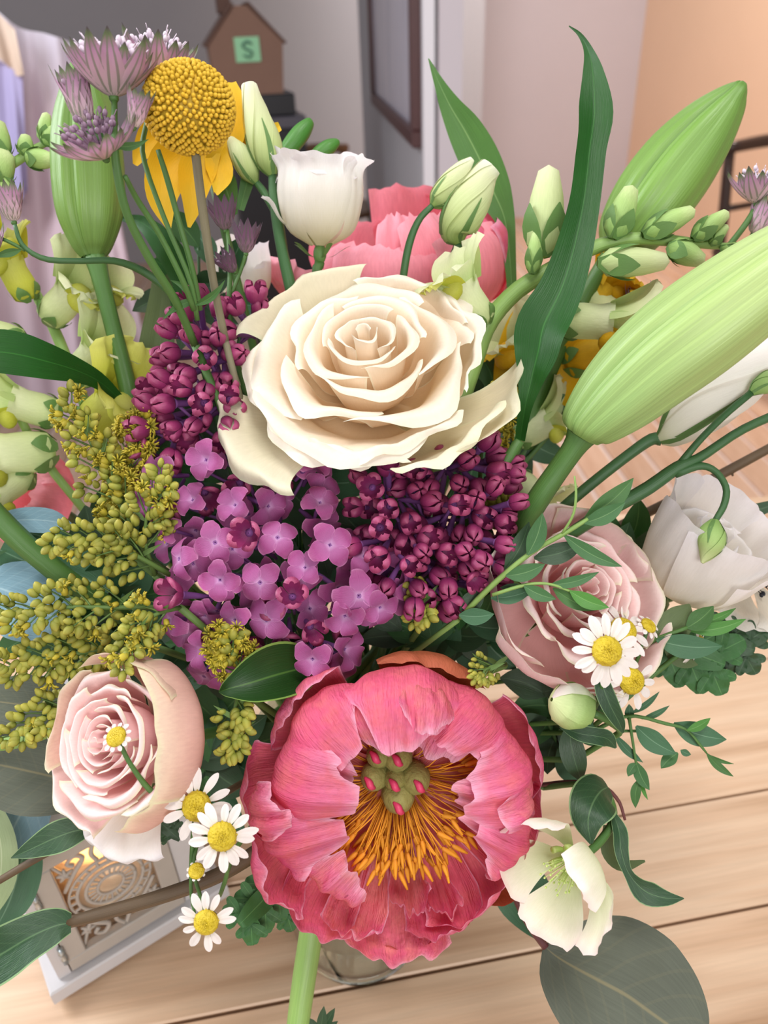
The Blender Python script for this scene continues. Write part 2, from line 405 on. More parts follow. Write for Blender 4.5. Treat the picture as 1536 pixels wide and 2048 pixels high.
M['lily_bud'] = petal_mat('lily_bud_green', [(0, '#5f803a'), (0.3, '#769a48'), (0.75, '#698e3e'), (1, '#5b8036')], streak=0.22, sc=6, vs=0.35, trans=0.05, rough=0.38, bump=0.35, spec=0.45, edge='#587f38', edge_w=0.14)
M['lily_big'] = petal_mat('lily_bud_pale', [(0, '#7c9f52'), (0.25, '#98b870'), (0.6, '#a8be76'), (1, '#b8c688')], streak=0.34, sc=6, vs=0.3, trans=0.08, rough=0.4, bump=0.4, spec=0.45, edge='#8fb766', edge_w=0.14, spot=('#9a8a3c', 24, 0.69))
M['rose_cream'] = petal_mat('rose_cream', [(0, '#f0d2a6'), (0.4, '#f6e2c6'), (0.75, '#f7ebd9'), (1, '#f5efe2')], edge='#f4f0da', edge_w=0.05, streak=0.04, trans=0.30, rough=0.5, bump=0.1, var=0.02)
M['rose_guard'] = petal_mat('rose_guard', [(0, '#e3dcae'), (0.5, '#eee6c8'), (1, '#efe9cf')], edge='#e6e8c6', edge_w=0.10, streak=0.07, trans=0.3, bump=0.15, var=0.03)
M['rose_pink'] = petal_mat('rose_pink', [(0, '#efb6b4'), (0.45, '#f4cbc9'), (0.8, '#f6dbd8'), (1, '#f3e6dc')], edge='#e6dfc2', edge_w=0.09, streak=0.06, trans=0.28, bump=0.15, var=0.04)
M['rose_pink_out'] = petal_mat('rose_pink_outer', [(0, '#d9a79a'), (0.6, '#dfb3a4'), (0.9, '#dfc4ac'), (1, '#ddd2b4')], edge='#dcd4b0', edge_w=0.07, streak=0.10, trans=0.25, bump=0.2, var=0.03)
M['white'] = petal_mat('white_petal', [(0, '#dfe3bd'), (0.3, '#eeeade'), (1, '#f4f0ee')], streak=0.06, trans=0.3, bump=0.2, var=0.03)
M['white_blush'] = petal_mat('white_blush_petal', [(0, '#ece5c0'), (0.4, '#f3efe6'), (1, '#f5f1f5')], streak=0.05, trans=0.42, bump=0.15, var=0.03)
M['peony'] = petal_mat('peony_coral', [(0, '#ee8c80'), (0.35, '#e8667a'), (0.75, '#e6628a'), (1, '#f08fb2')], edge='#f6b0ca', edge_w=0.06, streak=0.20, sc=7, vs=0.7, trans=0.34, bump=0.9, patchc='#ec7880', pleat=0.9, var=0.05)
M['peony_in'] = petal_mat('peony_inner', [(0, '#f2a08a'), (0.4, '#ec7a82'), (0.8, '#ee729a'), (1, '#f6a2c2')], edge='#fabcd4', edge_w=0.07, streak=0.22, sc=7, vs=0.7, trans=0.40, bump=1.0, patchc='#f3948e', pleat=1.0, var=0.05, spot=('#a33a58', 40, 0.76))
M['peony_out'] = petal_mat('peony_faded', [(0, '#c46a4a'), (0.5, '#b5653f'), (1, '#c26a4e')], streak=0.22, trans=0.18, bump=0.5, var=0.04)
M['peony_back'] = petal_mat('peony_back', [(0, '#e67484'), (0.5, '#ee8c9c'), (1, '#f6aab8')], streak=0.14, trans=0.3, bump=0.3, var=0.07)
M['stamen'] = petal_mat('stamen_orange', [(0, '#d98a2c'), (0.6, '#e59a2c'), (1, '#f0a42e')], streak=0.1, trans=0.15, bump=0.1, var=0.12)
M['carpel'] = plain('carpel_green', '#8a8448', 0.7, noise=0.2, nscale=300, bump=0.5)
M['stigma'] = plain('stigma_magenta', '#c8385f', 0.5)
M['lilac'] = petal_mat('lilac_open', [(0, '#d6a6d2'), (0.2, '#b96fa6'), (0.7, '#a9508a'), (1, '#b56596')], edge='#cf8ab6', edge_w=0.06, streak=0.16, sc=5, trans=0.25, bump=0.4, var=0.16)
M['lilac_bud'] = petal_mat('lilac_bud', [(0, '#74285a'), (0.5, '#8e2f60'), (1, '#a84a70')], streak=0.12, sc=4, trans=0.12, bump=0.3, var=0.16, rough=0.42, spec=0.45)
M['lilac_tube'] = petal_mat('lilac_tube', [(0, '#6d3f7a'), (1, '#8f5a9a')], streak=0.1, trans=0.15, bump=0.1)
M['gold_bud'] = petal_mat('goldenrod_bud', [(0, '#6c7a2e'), (0.5, '#90903a'), (1, '#aaa044')], streak=0.15, trans=0.05, bump=0.2, var=0.2, rough=0.5)
M['gold_open'] = petal_mat('goldenrod_open', [(0, '#7f7f28'), (0.5, '#aa9c30'), (1, '#c4b03a')], streak=0.15, trans=0.1, bump=0.2, var=0.2, rough=0.5)
M['gold_stem'] = leaf_mat('goldenrod_stem', '#4f6d30', '#647f3c', rough=0.5, trans=0.05)
M['ball'] = petal_mat('craspedia_knob', [(0, '#a8942e'), (0.5, '#c6a432'), (1, '#dcb032')], streak=0.1, trans=0.1, bump=0.1, var=0.2)
M['yellow'] = petal_mat('yellow_petal', [(0, '#c9a41c'), (0.4, '#eab61c'), (1, '#f6cc3a')], streak=0.1, trans=0.3, bump=0.2, var=0.06)
M['snap'] = petal_mat('snapdragon_pale', [(0, '#c3d890'), (0.5, '#dce6ae'), (1, '#e9ecc6')], streak=0.08, trans=0.35, bump=0.25, var=0.07)
M['snap_y'] = petal_mat('snapdragon_yellow', [(0, '#ccca48'), (0.5, '#d4d656'), (1, '#dcdc78')], streak=0.08, trans=0.35, bump=0.25, var=0.07)
M['snap_bud'] = petal_mat('snapdragon_bud', [(0, '#86ab5c'), (0.5, '#a8c578'), (1, '#d3dda4')], streak=0.12, trans=0.15, bump=0.25, var=0.1)
M['calyx'] = leaf_mat('calyx_green', '#567c3e', '#6c914e', rough=0.5, trans=0.1)
M['lis_bud'] = petal_mat('lisianthus_bud', [(0, '#8fae5c'), (0.35, '#c3d18e'), (0.8, '#dfe2b8'), (1, '#e8ead0')], streak=0.12, sc=6, vs=0.5, trans=0.2, bump=0.35, var=0.05)
M['bract'] = petal_mat('astrantia_bract', [(0, '#e6d6cf'), (0.45, '#d3aec0'), (0.72, '#b98bab'), (0.90, '#66704e'), (1, '#4a3348')], vein=('#5d7a4e', 3.0, 0.6), streak=0.14, trans=0.2, bump=0.3, var=0.1)
M['bract_dark'] = petal_mat('astrantia_bract_dark', [(0, '#a58b92'), (0.5, '#7d5872'), (1, '#4a3346')], vein=('#4f5f44', 3.0, 0.5), streak=0.14, trans=0.15, bump=0.3, var=0.1)
M['pin'] = plain('astrantia_pin', '#d8c8d6', 0.6, noise=0.25, nscale=200)
M['pin_dark'] = plain('astrantia_pin_mauve', '#8f7488', 0.6, noise=0.3, nscale=200)
M['daisy'] = petal_mat('daisy_petal', [(0, '#e6dfd0'), (0.3, '#f0e8e2'), (1, '#f4ece8')], streak=0.06, sc=5, trans=0.25, bump=0.3, var=0.05)
M['disc'] = plain('daisy_disc', '#c6ac1e', 0.6, noise=0.25, nscale=420, bump=0.9)
M['hell'] = petal_mat('hellebore_petal', [(0, '#cfe3a0'), (0.4, '#eaf0cc'), (0.8, '#f3eee0'), (1, '#f3e2de')], streak=0.07, trans=0.3, bump=0.2, var=0.05)
M['hell_c'] = petal_mat('hellebore_centre', [(0, '#a9cf4c'), (1, '#dcea9c')], trans=0.2)
M['anem'] = petal_mat('anemone_petal', [(0, '#cfc9b8'), (0.5, '#e3dccb'), (1, '#e8e2d8')], streak=0.1, trans=0.25, bump=0.3)
M['black'] = plain('anemone_black', '#10121c', 0.6, noise=0.4, nscale=300, bump=0.8)

# ================================================================== setting
EX, EY, EZ = np.eye(3)
M['floor'] = wood_mat('floor_wood', '#cda78c', '#d6b39a', '#bf9478', gx=10, gy=1.0, scale=2.0, rough=0.35, var=0.10)
M['joint'] = plain('floor_joint', '#eadcd6', 0.6)
M['table'] = wood_mat('pale_pine', '#ceab8c', '#d9ba9c', '#b59070', gx=1.0, gy=16, scale=2.6, rough=0.42, ang=math.radians(8.5), var=0.05)
M['seam'] = plain('dark_seam', '#3a2a20', 0.8)
M['wall'] = plain('wall_lavender', '#c4bcc2', 0.9, noise=0.03, nscale=3)
M['wall_grey'] = plain('wall_grey', '#a9a7ac', 0.9, noise=0.04, nscale=2)
M['peach'] = plain('wall_peach', '#e4c2a6', 0.9, noise=0.03, nscale=3)
M['trim'] = plain('trim_white', '#d9d6dc', 0.5)

b = MB(); b.box(np.array([0, 3.5, -0.06]), EX, EY, EZ, 7, 6.5, 0.05); fl = struct('floor', b, M['joint']); ORIG['floor'] = np.zeros(3)
pw = 0.128
for i in range(-18, 22):                                   # boards running away from the table, pale joints between
    for j, (y0, y1) in enumerate(((0.2, 2.6), (2.605, 5.0), (5.005, 8.6))):
        sh = (0.55 if i % 2 else 0.0) if j < 2 else 0
        sh0 = (0.55 if i % 2 else 0.0) if j > 0 else 0
        b = MB(); a = math.radians(-86.3); X = np.array([math.sin(-a - math.pi / 2 + 0), 0, 0])
        d = np.array([math.cos(a), math.sin(a), 0]); n = np.array([-d[1], d[0], 0])
        c = n * (i * pw) + EY * 0 - d * ((y0 + sh0 + y1 + sh) / 2)
        b.box(c + np.array([-0.02, 0, -0.006]), n, -d, EZ, pw / 2 - 0.008, (y1 + sh - y0 - sh0) / 2 - 0.004, 0.006, 0.0015)
        part(fl, 'plank', b, M['floor'], smooth=False)

b = MB(); b.box(np.array([1.16, 6.22, 1.4]), EX, EY, EZ, 0.78, 0.05, 1.4); struct('wall_back', b, M['wall'])
b = MB(); b.box(np.array([-1.4, 5.3, 1.4]), EX, EY, EZ, 2.1, 0.05, 1.4); struct('wall_left', b, M['wall_grey'])
rd = nrm([0.25, -1, 0]); rn_ = nrm([-1, -0.25, 0])
b = MB(); b.box(np.array([1.915, 6.17, 1.4]) + rd * 2.5 - rn_ * 0.04, rd, rn_, EZ, 2.5, 0.04, 1.4); struct('wall_right', b, M['peach'])
# partition wall with the framed picture; its end is cased in white
q0 = onz(676, 46, 1.30 - 1e-3) if False else None
pd = cf + cR * (676 - 768) / F; pd[2] = 0; pd = nrm(pd); pn = np.array([pd[1], -pd[0], 0])    # pn to the right of pd
e0 = P(846, 200, 1.95); e0[2] = 0
L = 2.35
b = MB(); b.box(e0 + pd * (L / 2 + 0.02) + pn * 0.045 + EZ * 1.4, pd, pn, EZ, L / 2, 0.045, 1.4); struct('wall_partition', b, M['wall_grey'])
b = MB(); b.box(e0 + pn * 0.013 + EZ * 1.4 - pd * 0.006, pd, pn, EZ, 0.010, 0.014, 1.4, 0.002); struct('trim_1', b, M['trim'])
b = MB(); b.box(e0 + pn * 0.068 + EZ * 1.4 , pd, pn, EZ, 0.010, 0.030, 1.4, 0.002); struct('trim_2', b, M['wall'])

# framed picture on the partition
M['frame'] = plain('dark_cherry', '#4a2a2a', 0.45, noise=0.2, nscale=40)
M['print'] = NT('grey_print').m
N = NT('grey_print_paper'); tc = N.n('ShaderNodeTexCoord').outputs['Object']
N.l(N.ramp(N.noise(tc, 3.0, 1, 1, 0.25, detail=4), [(0.3, '#8f8c9c'), (0.5, '#b3afbd'), (0.7, '#9f9bab')]), N.b.inputs['Base Color']); N.b.inputs['Roughness'].default_value = 0.25
M['print'] = N.m
fw, f0, f1, fb, ft = 0.042, 0.03, 1.42, 1.30 - 0.285, 1.95
base = e0 + pd * f0 + EZ * fb - pn * 0.012
pf = thing('picture_frame', 'dark cherry wood picture frame with a grey print on the partition wall', 'picture frame', base)
for (a0, a1, z0, z1) in ((f0, f1, fb, fb + fw), (f0, f1, ft - fw, ft), (f0, f0 + fw, fb + fw, ft - fw), (f1 - fw, f1, fb + fw, ft - fw)):
    b = MB(); b.box(e0 + pd * (a0 + a1) / 2 + EZ * (z0 + z1) / 2 - pn * 0.012, pd, pn, EZ, (a1 - a0) / 2, 0.014, (z1 - z0) / 2, 0.004)
    part(pf, 'frame_bar', b, M['frame'], smooth=False)
b = MB(); b.box(e0 + pd * (f0 + f1) / 2 + EZ * (fb + ft) / 2 - pn * 0.006, pd, pn, EZ, (f1 - f0) / 2 - fw, 0.004, (ft - fb) / 2 - fw)
part(pf, 'print', b, M['print'], label='grey print behind glass', smooth=False)

# ------------------------------------------------------------------ table
ta = math.radians(8.5); td = np.array([math.cos(ta), math.sin(ta), 0]); tn = np.array([-td[1], td[0], 0])
tb = thing('dining_table', 'pale pine dining table of wide planks under the vase', 'table', np.array([0.05, 0.25, 0]))
edges = [-0.42, -0.28, -0.14, 0.0, 0.13, 0.2688, 0.359, 0.50, 0.64, 0.78]
for i in range(len(edges) - 1):
    a, c = edges[i], edges[i + 1]; g = 0.0011 if i in (4, 5, 6) else 0.0005
    g0 = 0.0011 if i in (5, 6) and i != 7 else 0.0005
    b = MB(); b.box(tn * (a + c) / 2 + td * 0.05 + EZ * (TOP - 0.016), td, tn, EZ, 1.0, (c - a) / 2 - g, 0.016, 0.0012)
    part(tb, 'plank', b, M['table'], smooth=False)
b = MB(); b.box(tn * 0.18 + td * 0.05 + EZ * (TOP - 0.045), td, tn, EZ, 0.95, 0.56, 0.012); part(tb, 'underframe', b, M['seam'], smooth=False)
for sx in (-0.85, 0.95):
    for sy in (-0.34, 0.70):
        b = MB(); b.box(tn * sy + td * sx + EZ * 0.346, td, tn, EZ, 0.035, 0.035, 0.346, 0.004); part(tb, 'leg', b, M['table'], smooth=False)

# ------------------------------------------------------------------ things in the room
M['card'] = plain('cardboard', '#7d5f50', 0.8, noise=0.08, nscale=15)
M['card_d'] = plain('cardboard_dark', '#5c4238', 0.8, noise=0.08, nscale=15)
M['green_label'] = plain('green_label', '#8fc59a', 0.7)
M['label_ink'] = plain('label_ink', '#3f6a58', 0.7)
M['blackbox'] = plain('black_case', '#15161c', 0.35)
M['greybox'] = plain('grey_case_top', '#4a4750', 0.4)
zb = 2.6; s = zb / F
O = P(503, 190, zb); Rx = nrm([1, 0.22, 0]); Ry = nrm([-0.22, 1, 0])
hb = thing('gable_box', 'brown cardboard gable box with a green square label on a black stand', 'box', O)
w, h1, h2, dp = 72 * s, 88 * s, 150 * s, 60 * s
b = MB(); V = []
for y in (0, 2 * dp):
    for x, z in ((-w * 0.9, 0), (w * 0.9, 0), (w, h1), (-w, h1), (0.13 * w, h2), (-0.2 * w, h2)): V.append(O + Rx * x + Ry * y + EZ * z)
b.add(V, quads=[(0, 1, 2, 3), (3, 2, 4, 5), (6, 9, 8, 7), (9, 11, 10, 8), (0, 3, 9, 6), (1, 7, 8, 2), (0, 6, 7, 1), (5, 4, 10, 11)])
part(hb, 'body', b, M['card'], smooth=False)
for sx, ex in ((-1, -0.2), (1, 0.13)):
    b = MB(); p0 = O + Rx * w * sx * 1.06 + EZ * (h1 - 4 * s); p1 = O + Rx * w * ex + EZ * (h2 + 3 * s)
    d = nrm(p1 - p0); nn = np.cross(d, Ry)
    b.box((p0 + p1) / 2 + Ry * dp + nn * 0.004 * (1 if nn[2] > 0 else -1), d, Ry, nn, np.linalg.norm(p1 - p0) / 2, dp * 1.06, 0.004, 0.001); part(hb, 'roof_flap', b, M['card_d'], smooth=False)
b = MB(); b.box(O - Rx * 0.42 * w + EZ * (h2 + 2 * s) + Ry * dp, Rx, Ry, EZ, 12 * s, dp * .6, 14 * s, 2 * s); part(hb, 'handle', b, M['card_d'], smooth=False)
b = MB(); b.box(O + EZ * 78 * s - Ry * 0.002 + Rx * 2 * s, Rx, EZ, Ry, 24 * s, 21 * s, 0.002); lb = part(hb, 'label', b, M['green_label'], smooth=False, label='green square label with a dark looping mark')
b = MB(); oo = O + EZ * 78 * s - Ry * 0.006 + Rx * 2 * s
b.tube([oo + (Rx * x + EZ * z) * s for x, z in ((9, 9), (0, 13), (-9, 7), (-2, 0), (8, -5), (2, -13), (-9, -9))], 2.2 * s, 6, 24)
part(hb, 'mark', b, M['label_ink'], parent=lb)
st = P(545, 195, zb)
bs = thing('black_stand', 'black two-tier equipment stand behind the white lisianthus bloom', 'stand', np.array([st[0], st[1] + 0.1, 0]))
zt = O[2]
b = MB(); b.box(np.array([O[0], O[1], 0]) + Rx * 24 * s + Ry * dp + EZ * (zt - 20 * s), Rx, Ry, EZ, 62 * s, dp * 1.05, 20 * s, 0.004); part(bs, 'upper_tier', b, M['blackbox'], smooth=False)
b = MB(); b.box(np.array([O[0], O[1], 0]) + Rx * 28 * s + Ry * dp + EZ * (zt - 52 * s), Rx, Ry, EZ, 76 * s, dp * 1.2, 11 * s, 0.003); part(bs, 'shelf', b, M['greybox'], smooth=False)
zz = zt - 63 * s
b = MB(); b.box(np.array([O[0], O[1], 0]) + Rx * 24 * s + Ry * dp + EZ * zz / 2, Rx, Ry, EZ, 76 * s, dp * 1.2, zz / 2, 0.004); part(bs, 'cabinet', b, M['blackbox'], smooth=False)

M['chairwood'] = plain('dark_walnut', '#3c2a24', 0.3, noise=0.2, nscale=30)
M['chairwood2'] = plain('brown_oak', '#6a4a30', 0.4, noise=0.2, nscale=30)
def chair(ox, oy, yaw, hgt, mat, label, seatz=0.45):
    c, s_ = math.cos(yaw), math.sin(yaw); X = np.array([c, s_, 0]); Y = np.array([-s_, c, 0]); O = np.array([ox, oy, 0.0])
    t = thing('dining_chair', label, 'chair', O)
    for sx in (-1, 1):
        b = MB(); b.tube([O + X * 0.2 * sx + Y * 0.19, O + X * 0.2 * sx + Y * 0.19 + EZ * 0.45, O + X * 0.21 * sx + Y * 0.24 + EZ * (hgt - 0.01)], [0.018, 0.022, 0.021], 8); part(t, 'back_post', b, mat)
        b = MB(); b.tube([O + X * 0.2 * sx - Y * 0.19, O + X * 0.2 * sx - Y * 0.19 + EZ * 0.44], [0.014, 0.018], 8); part(t, 'leg', b, mat)
    b = MB(); b.box(O + EZ * seatz, X, Y, EZ, 0.22, 0.21, 0.015, 0.008); part(t, 'seat', b, mat, smooth=False)
    b = MB(); b.tube([O - X * 0.235 + Y * 0.235 + EZ * (hgt - 0.006), O + Y * 0.265 + EZ * (hgt + 0.012), O + X * 0.235 + Y * 0.235 + EZ * (hgt - 0.006)], [0.022, 0.026, 0.022], 8); part(t, 'top_rail', b, mat)
    b = MB(); b.tube([O - X * 0.2 + Y * 0.2 + EZ * 0.62, O + Y * 0.225 + EZ * 0.63, O + X * 0.2 + Y * 0.2 + EZ * 0.62], 0.013, 8); part(t, 'cross_rail', b, mat)
    return t
cp = P(1482, 292, 3.0)
chair(cp[0] + 0.19, cp[1] - 0.22, 0.10, cp[2] + 0.0, M['chairwood'], 'dark wooden chair against the peach wall, only its top rail and post showing')
cp = P(690, 300, 4.2)
chair(cp[0] - 0.02, cp[1] - 0.2, 0.7, cp[2], M['chairwood2'], 'brown wooden chair far back between the black stand and the partition')

# sheer cloth draped at the far left
M['sheer'] = petal_mat('sheer_cloth', [(0, '#a08e98'), (0.45, '#c4aeb6'), (0.8, '#d8c4cc'), (1, '#e4dcea')], streak=0.16, sc=2.2, vs=0.4, trans=0.35, rough=0.8, bump=0.2)
M['beige'] = petal_mat('beige_cloth', [(0, '#c9b09c'), (1, '#d8c2b0')], streak=0.1, sc=2, trans=0.2, rough=0.8)
M['lilac_cloth'] = petal_mat('lilac_cloth', [(0, '#8f86a8'), (1, '#a59cc0')], streak=0.15, sc=2, trans=0.2, rough=0.8)
M['rack'] = plain('rack_metal', '#b0a8a8', 0.4)
zc = 1.55
def drape(topline, bot, folds, zc, depth=0.03, seed=1, nu=50, nv=40):
    top = crom(np.array(topline, float), np.linspace(0, 1, nu)); bo = crom(np.array(bot, float), np.linspace(0, 1, nu))
    G = np.zeros((nv, nu, 3)); r = np.random.RandomState(seed).rand(4) * 6
    for i, t in enumerate(np.linspace(1, 0, nv)):
        px = bo[:, 0] * t + top[:, 0] * (1 - t); py = bo[:, 1] * t + top[:, 1] * (1 - t)
        u = np.linspace(0, 1, nu); off = depth * (0.3 + 0.7 * t) * (np.sin(folds * 6.28 * u + r[0] + t) + 0.5 * np.sin(folds * 2.1 * 6.28 * u + r[1] - 2 * t))
        for k in range(nu): G[i, k] = P(px[k], py[k], zc + off[k] + 0.25 * zc * (-(1 - t)) * 0 )
    return MB().grid(G)
ct = thing('draped_cloth', 'sheer blush and lilac cloth hanging behind the upright lily bud', 'cloth', P(60, 960, zc))
part(ct, 'sheer_panel', drape([(-60, -30), (30, 50), (95, 68), (150, 95), (190, 180)], [(-60, 860), (80, 840), (180, 830), (250, 810), (310, 790)], 2.5, zc, 0.03), M['sheer'])
part(ct, 'beige_fold', drape([(-50, -20), (-20, 10), (10, 40), (30, 60)], [(-50, 110), (0, 118), (30, 150), (48, 150)], 1.2, zc - 0.06, 0.008, 2, 16, 14), M['beige'], label='beige fold at the top of the cloth')
part(ct, 'lilac_fold', drape([(-60, 100), (-10, 118), (20, 135), (45, 152)], [(-60, 420), (0, 420), (40, 400), (55, 380)], 1.5, zc - 0.05, 0.012, 3, 20, 16), M['lilac_cloth'], label='lilac fold')
b = MB(); b.tube([P(-300, 10, zc + .1), P(150, 112, zc + .06)], 0.006, 8); part(ct, 'rail', b, M['rack'])
b = MB(); e_ = P(-300, 10, zc + .1); b.tube([e_, np.array([e_[0], e_[1], 0.0])], 0.008, 8); part(ct, 'rail_post', b, M['rack'])

# ------------------------------------------------------------------ vase
def glass_mix(name, tint, gl=0.06):
    N = NT(name); tr = N.n('ShaderNodeBsdfTransparent'); tr.inputs[0].default_value = tint
    g = N.n('ShaderNodeBsdfGlossy'); g.inputs['Roughness'].default_value = 0.03
    fr = N.n('ShaderNodeLayerWeight'); fr.inputs[0].default_value = 0.5
    mx = N.n('ShaderNodeMixShader'); N.l(N.math('MULTIPLY_ADD', N.math('POWER', fr.outputs[1], 2.5), 0.85, gl), mx.inputs[0]); N.l(tr.outputs[0], mx.inputs[1]); N.l(g.outputs[0], mx.inputs[2]); N.l(mx.outputs[0], N.out.inputs[0])
    return N.m
M['glass'] = glass_mix('clear_glass', (0.88, 0.95, 0.91, 1), 0.08)
M['water'] = glass_mix('water', (0.90, 0.94, 0.90, 1))
N = NT('thick_glass'); N.b.inputs['Base Color'].default_value = (0.93, 0.97, 0.97, 1); N.b.inputs['Roughness'].default_value = 0.03
N.b.inputs['Transmission Weight'].default_value = 1.0; N.b.inputs['IOR'].default_value = 1.45; M['thick'] = N.m
vs_ = thing('glass_vase', 'clear glass vase with water and stems standing on the pine table', 'vase', VC)
prof = [(0.0435, 0.004), (0.0465, 0.012), (0.0475, 0.05), (0.049, 0.10), (0.051, 0.16), (0.054, VH), (0.0525, VH), (0.0493, 0.16), (0.0473, 0.10), (0.0458, 0.05), (0.0450, 0.018)]
part(vs_, 'wall', MB().lathe(VC, EZ, prof, 48, X=EX), M['glass'])
part(vs_, 'base', MB().lathe(VC, EZ, [(0.0005, 0.0003), (0.041, 0.0003), (0.0445, 0.003), (0.0462, 0.009), (0.0452, 0.0145), (0.041, 0.0135), (0.0005, 0.010)], 48, X=EX), M['thick'])
part(vs_, 'water', MB().lathe(VC, EZ, [(0.0005, 0.015), (0.0440, 0.016), (0.0446, 0.05), (0.0460, 0.10), (0.0472, 0.13), (0.0005, 0.1305)], 40, X=EX), M['water'])

# ------------------------------------------------------------------ lantern
M['lwhite'] = plain('lantern_white_paint', '#c2bebf', 0.55, noise=0.05, nscale=60)
M['lgrey'] = plain('lantern_shaded_paint', '#a8a098', 0.6, noise=0.10, nscale=50)  # white paint darkened: the shade on the lantern's front is put into this grey
M['hinge'] = plain('hinge_steel', '#b7c0c4', 0.3, metal=0.9)
M['wax'] = plain('candle_wax', '#f0dcc0', 0.5)
N = NT('flame'); N.b.inputs['Emission Color'].default_value = (1, 0.62, 0.22, 1); N.b.inputs['Emission Strength'].default_value = 14; N.b.inputs['Base Color'].default_value = (1, .7, .3, 1); M['flame'] = N.m
lA = np.array([-.2326, .2598, TOP]); la = math.radians(34); LX = np.array([math.cos(la), math.sin(la), 0]); LN = np.array([math.sin(la), -math.cos(la), 0]); LI = -LN
LW, LD, LB, LH = 0.128, 0.120, 0.019, 0.150
ln = thing('candle_lantern', 'white wooden candle lantern with a fretwork door and lit candle on the table', 'lantern', lA + LX * LW / 2 + LI * LD / 2)
def lp(x, d, z): return lA + LX * x + LI * d + EZ * z
FZ = 0.006
b = MB(); b.box(lp(LW / 2, LD / 2, FZ + (LB - FZ) / 2), LX, LI, EZ, LW / 2, LD / 2, (LB - FZ) / 2, 0.0012); part(ln, 'base', b, M['lwhite'], smooth=False)
for x in (0.012, LW - 0.012):
    for d in (0.012, LD - 0.012):
        b = MB(); b.ell(lp(x, d, 0.0042), EZ, 0.0060, 0.0042, 10, 7); part(ln, 'foot', b, M['lwhite'])
i0, i1, dI = 0.008, LW - 0.008, 0.006
for x in (i0 + 0.004, i1 - 0.004):                         # corner posts
    for d in (dI + 0.004, LD - dI - 0.004):
        b = MB(); b.box(lp(x, d, (LB + LH) / 2), LX, LI, EZ, 0.004, 0.004, (LH - LB) / 2, 0.0008); part(ln, 'post', b, M['lwhite'], smooth=False)
b = MB(); b.box(lp(i0 + 0.002, LD / 2, (LB + LH) / 2), LI, EZ, LX, LD / 2 - 0.014, (LH - LB) / 2, 0.0015); part(ln, 'side_panel', b, M['lwhite'], smooth=False)
b = MB(); b.box(lp(i1 - 0.002, LD / 2, (LB + LH) / 2), LI, EZ, LX, LD / 2 - 0.014, (LH - LB) / 2, 0.0015); part(ln, 'side_panel', b, M['lwhite'], smooth=False)
b = MB(); b.box(lp(LW / 2, LD - dI - 0.003, (LB + LH) / 2), LX, EZ, LI, LW / 2 - 0.014, (LH - LB) / 2, 0.0015); part(ln, 'back_panel', b, M['lwhite'], smooth=False)
dr = MB(); fr_ = 0.0125; dx0, dx1, dz0, dz1 = i0 + 0.009, i1 - 0.022, LB + 0.003, LH - 0.012
for (a0, a1, z0, z1) in ((dx0, dx1, dz0, dz0 + fr_), (dx0, dx1, dz1 - fr_, dz1), (dx0, dx0 + fr_, dz0 + fr_, dz1 - fr_), (dx1 - fr_, dx1, dz0 + fr_, dz1 - fr_)):
    dr.box(lp((a0 + a1) / 2, dI + 0.002, (z0 + z1) / 2), LX, EZ, LI, (a1 - a0) / 2, (z1 - z0) / 2, 0.0035, 0.0008)
door = part(ln, 'door', dr, M['lgrey'], smooth=False)
mcx, mcz = (dx0 + dx1) / 2, (dz0 + dz1) / 2; hw_, hz_ = (dx1 - dx0) / 2 - fr_, (dz1 - dz0) / 2 - fr_
b = MB(); b.box(lp((dx1 + i1) / 2, dI + 0.004, (LB + LH) / 2), LX, EZ, LI, (i1 - dx1) / 2, (LH - LB) / 2, 0.003, 0.0008); part(ln, 'jamb', b, M['lwhite'], smooth=False)
b = MB(); b.box(lp((dx0 + dx1) / 2, dI + 0.003, LH - 0.005), LX, EZ, LI, (dx1 - dx0) / 2 + 0.004, 0.005, 0.003, 0.0008); part(ln, 'lintel', b, M['lwhite'], smooth=False)
fret = MB(); dF = dI + 0.002
def ring(r, th, ww, k=32):
    a = np.linspace(0, 6.2832, k + 1)
    fret.tube([lp(mcx + r * math.cos(x), dF, mcz + r * math.sin(x)) for x in a], th, 6, k + 1)
ring(0.0215, 0.0013, 1); ring(0.0265, 0.0010, 1); ring(0.0160, 0.0014, 1); ring(0.0085, 0.0012, 1)
for k in range(22):
    a = k * 2 * math.pi / 22
    fret.tube([lp(mcx + r * math.cos(a), dF, mcz + r * math.sin(a)) for r in (0.0085, 0.0160)], 0.0008, 5, 4)
    fret.tube([lp(mcx + r * math.cos(a), dF, mcz + r * math.sin(a)) for r in (0.0210, 0.0268)], 0.0011, 5, 4)
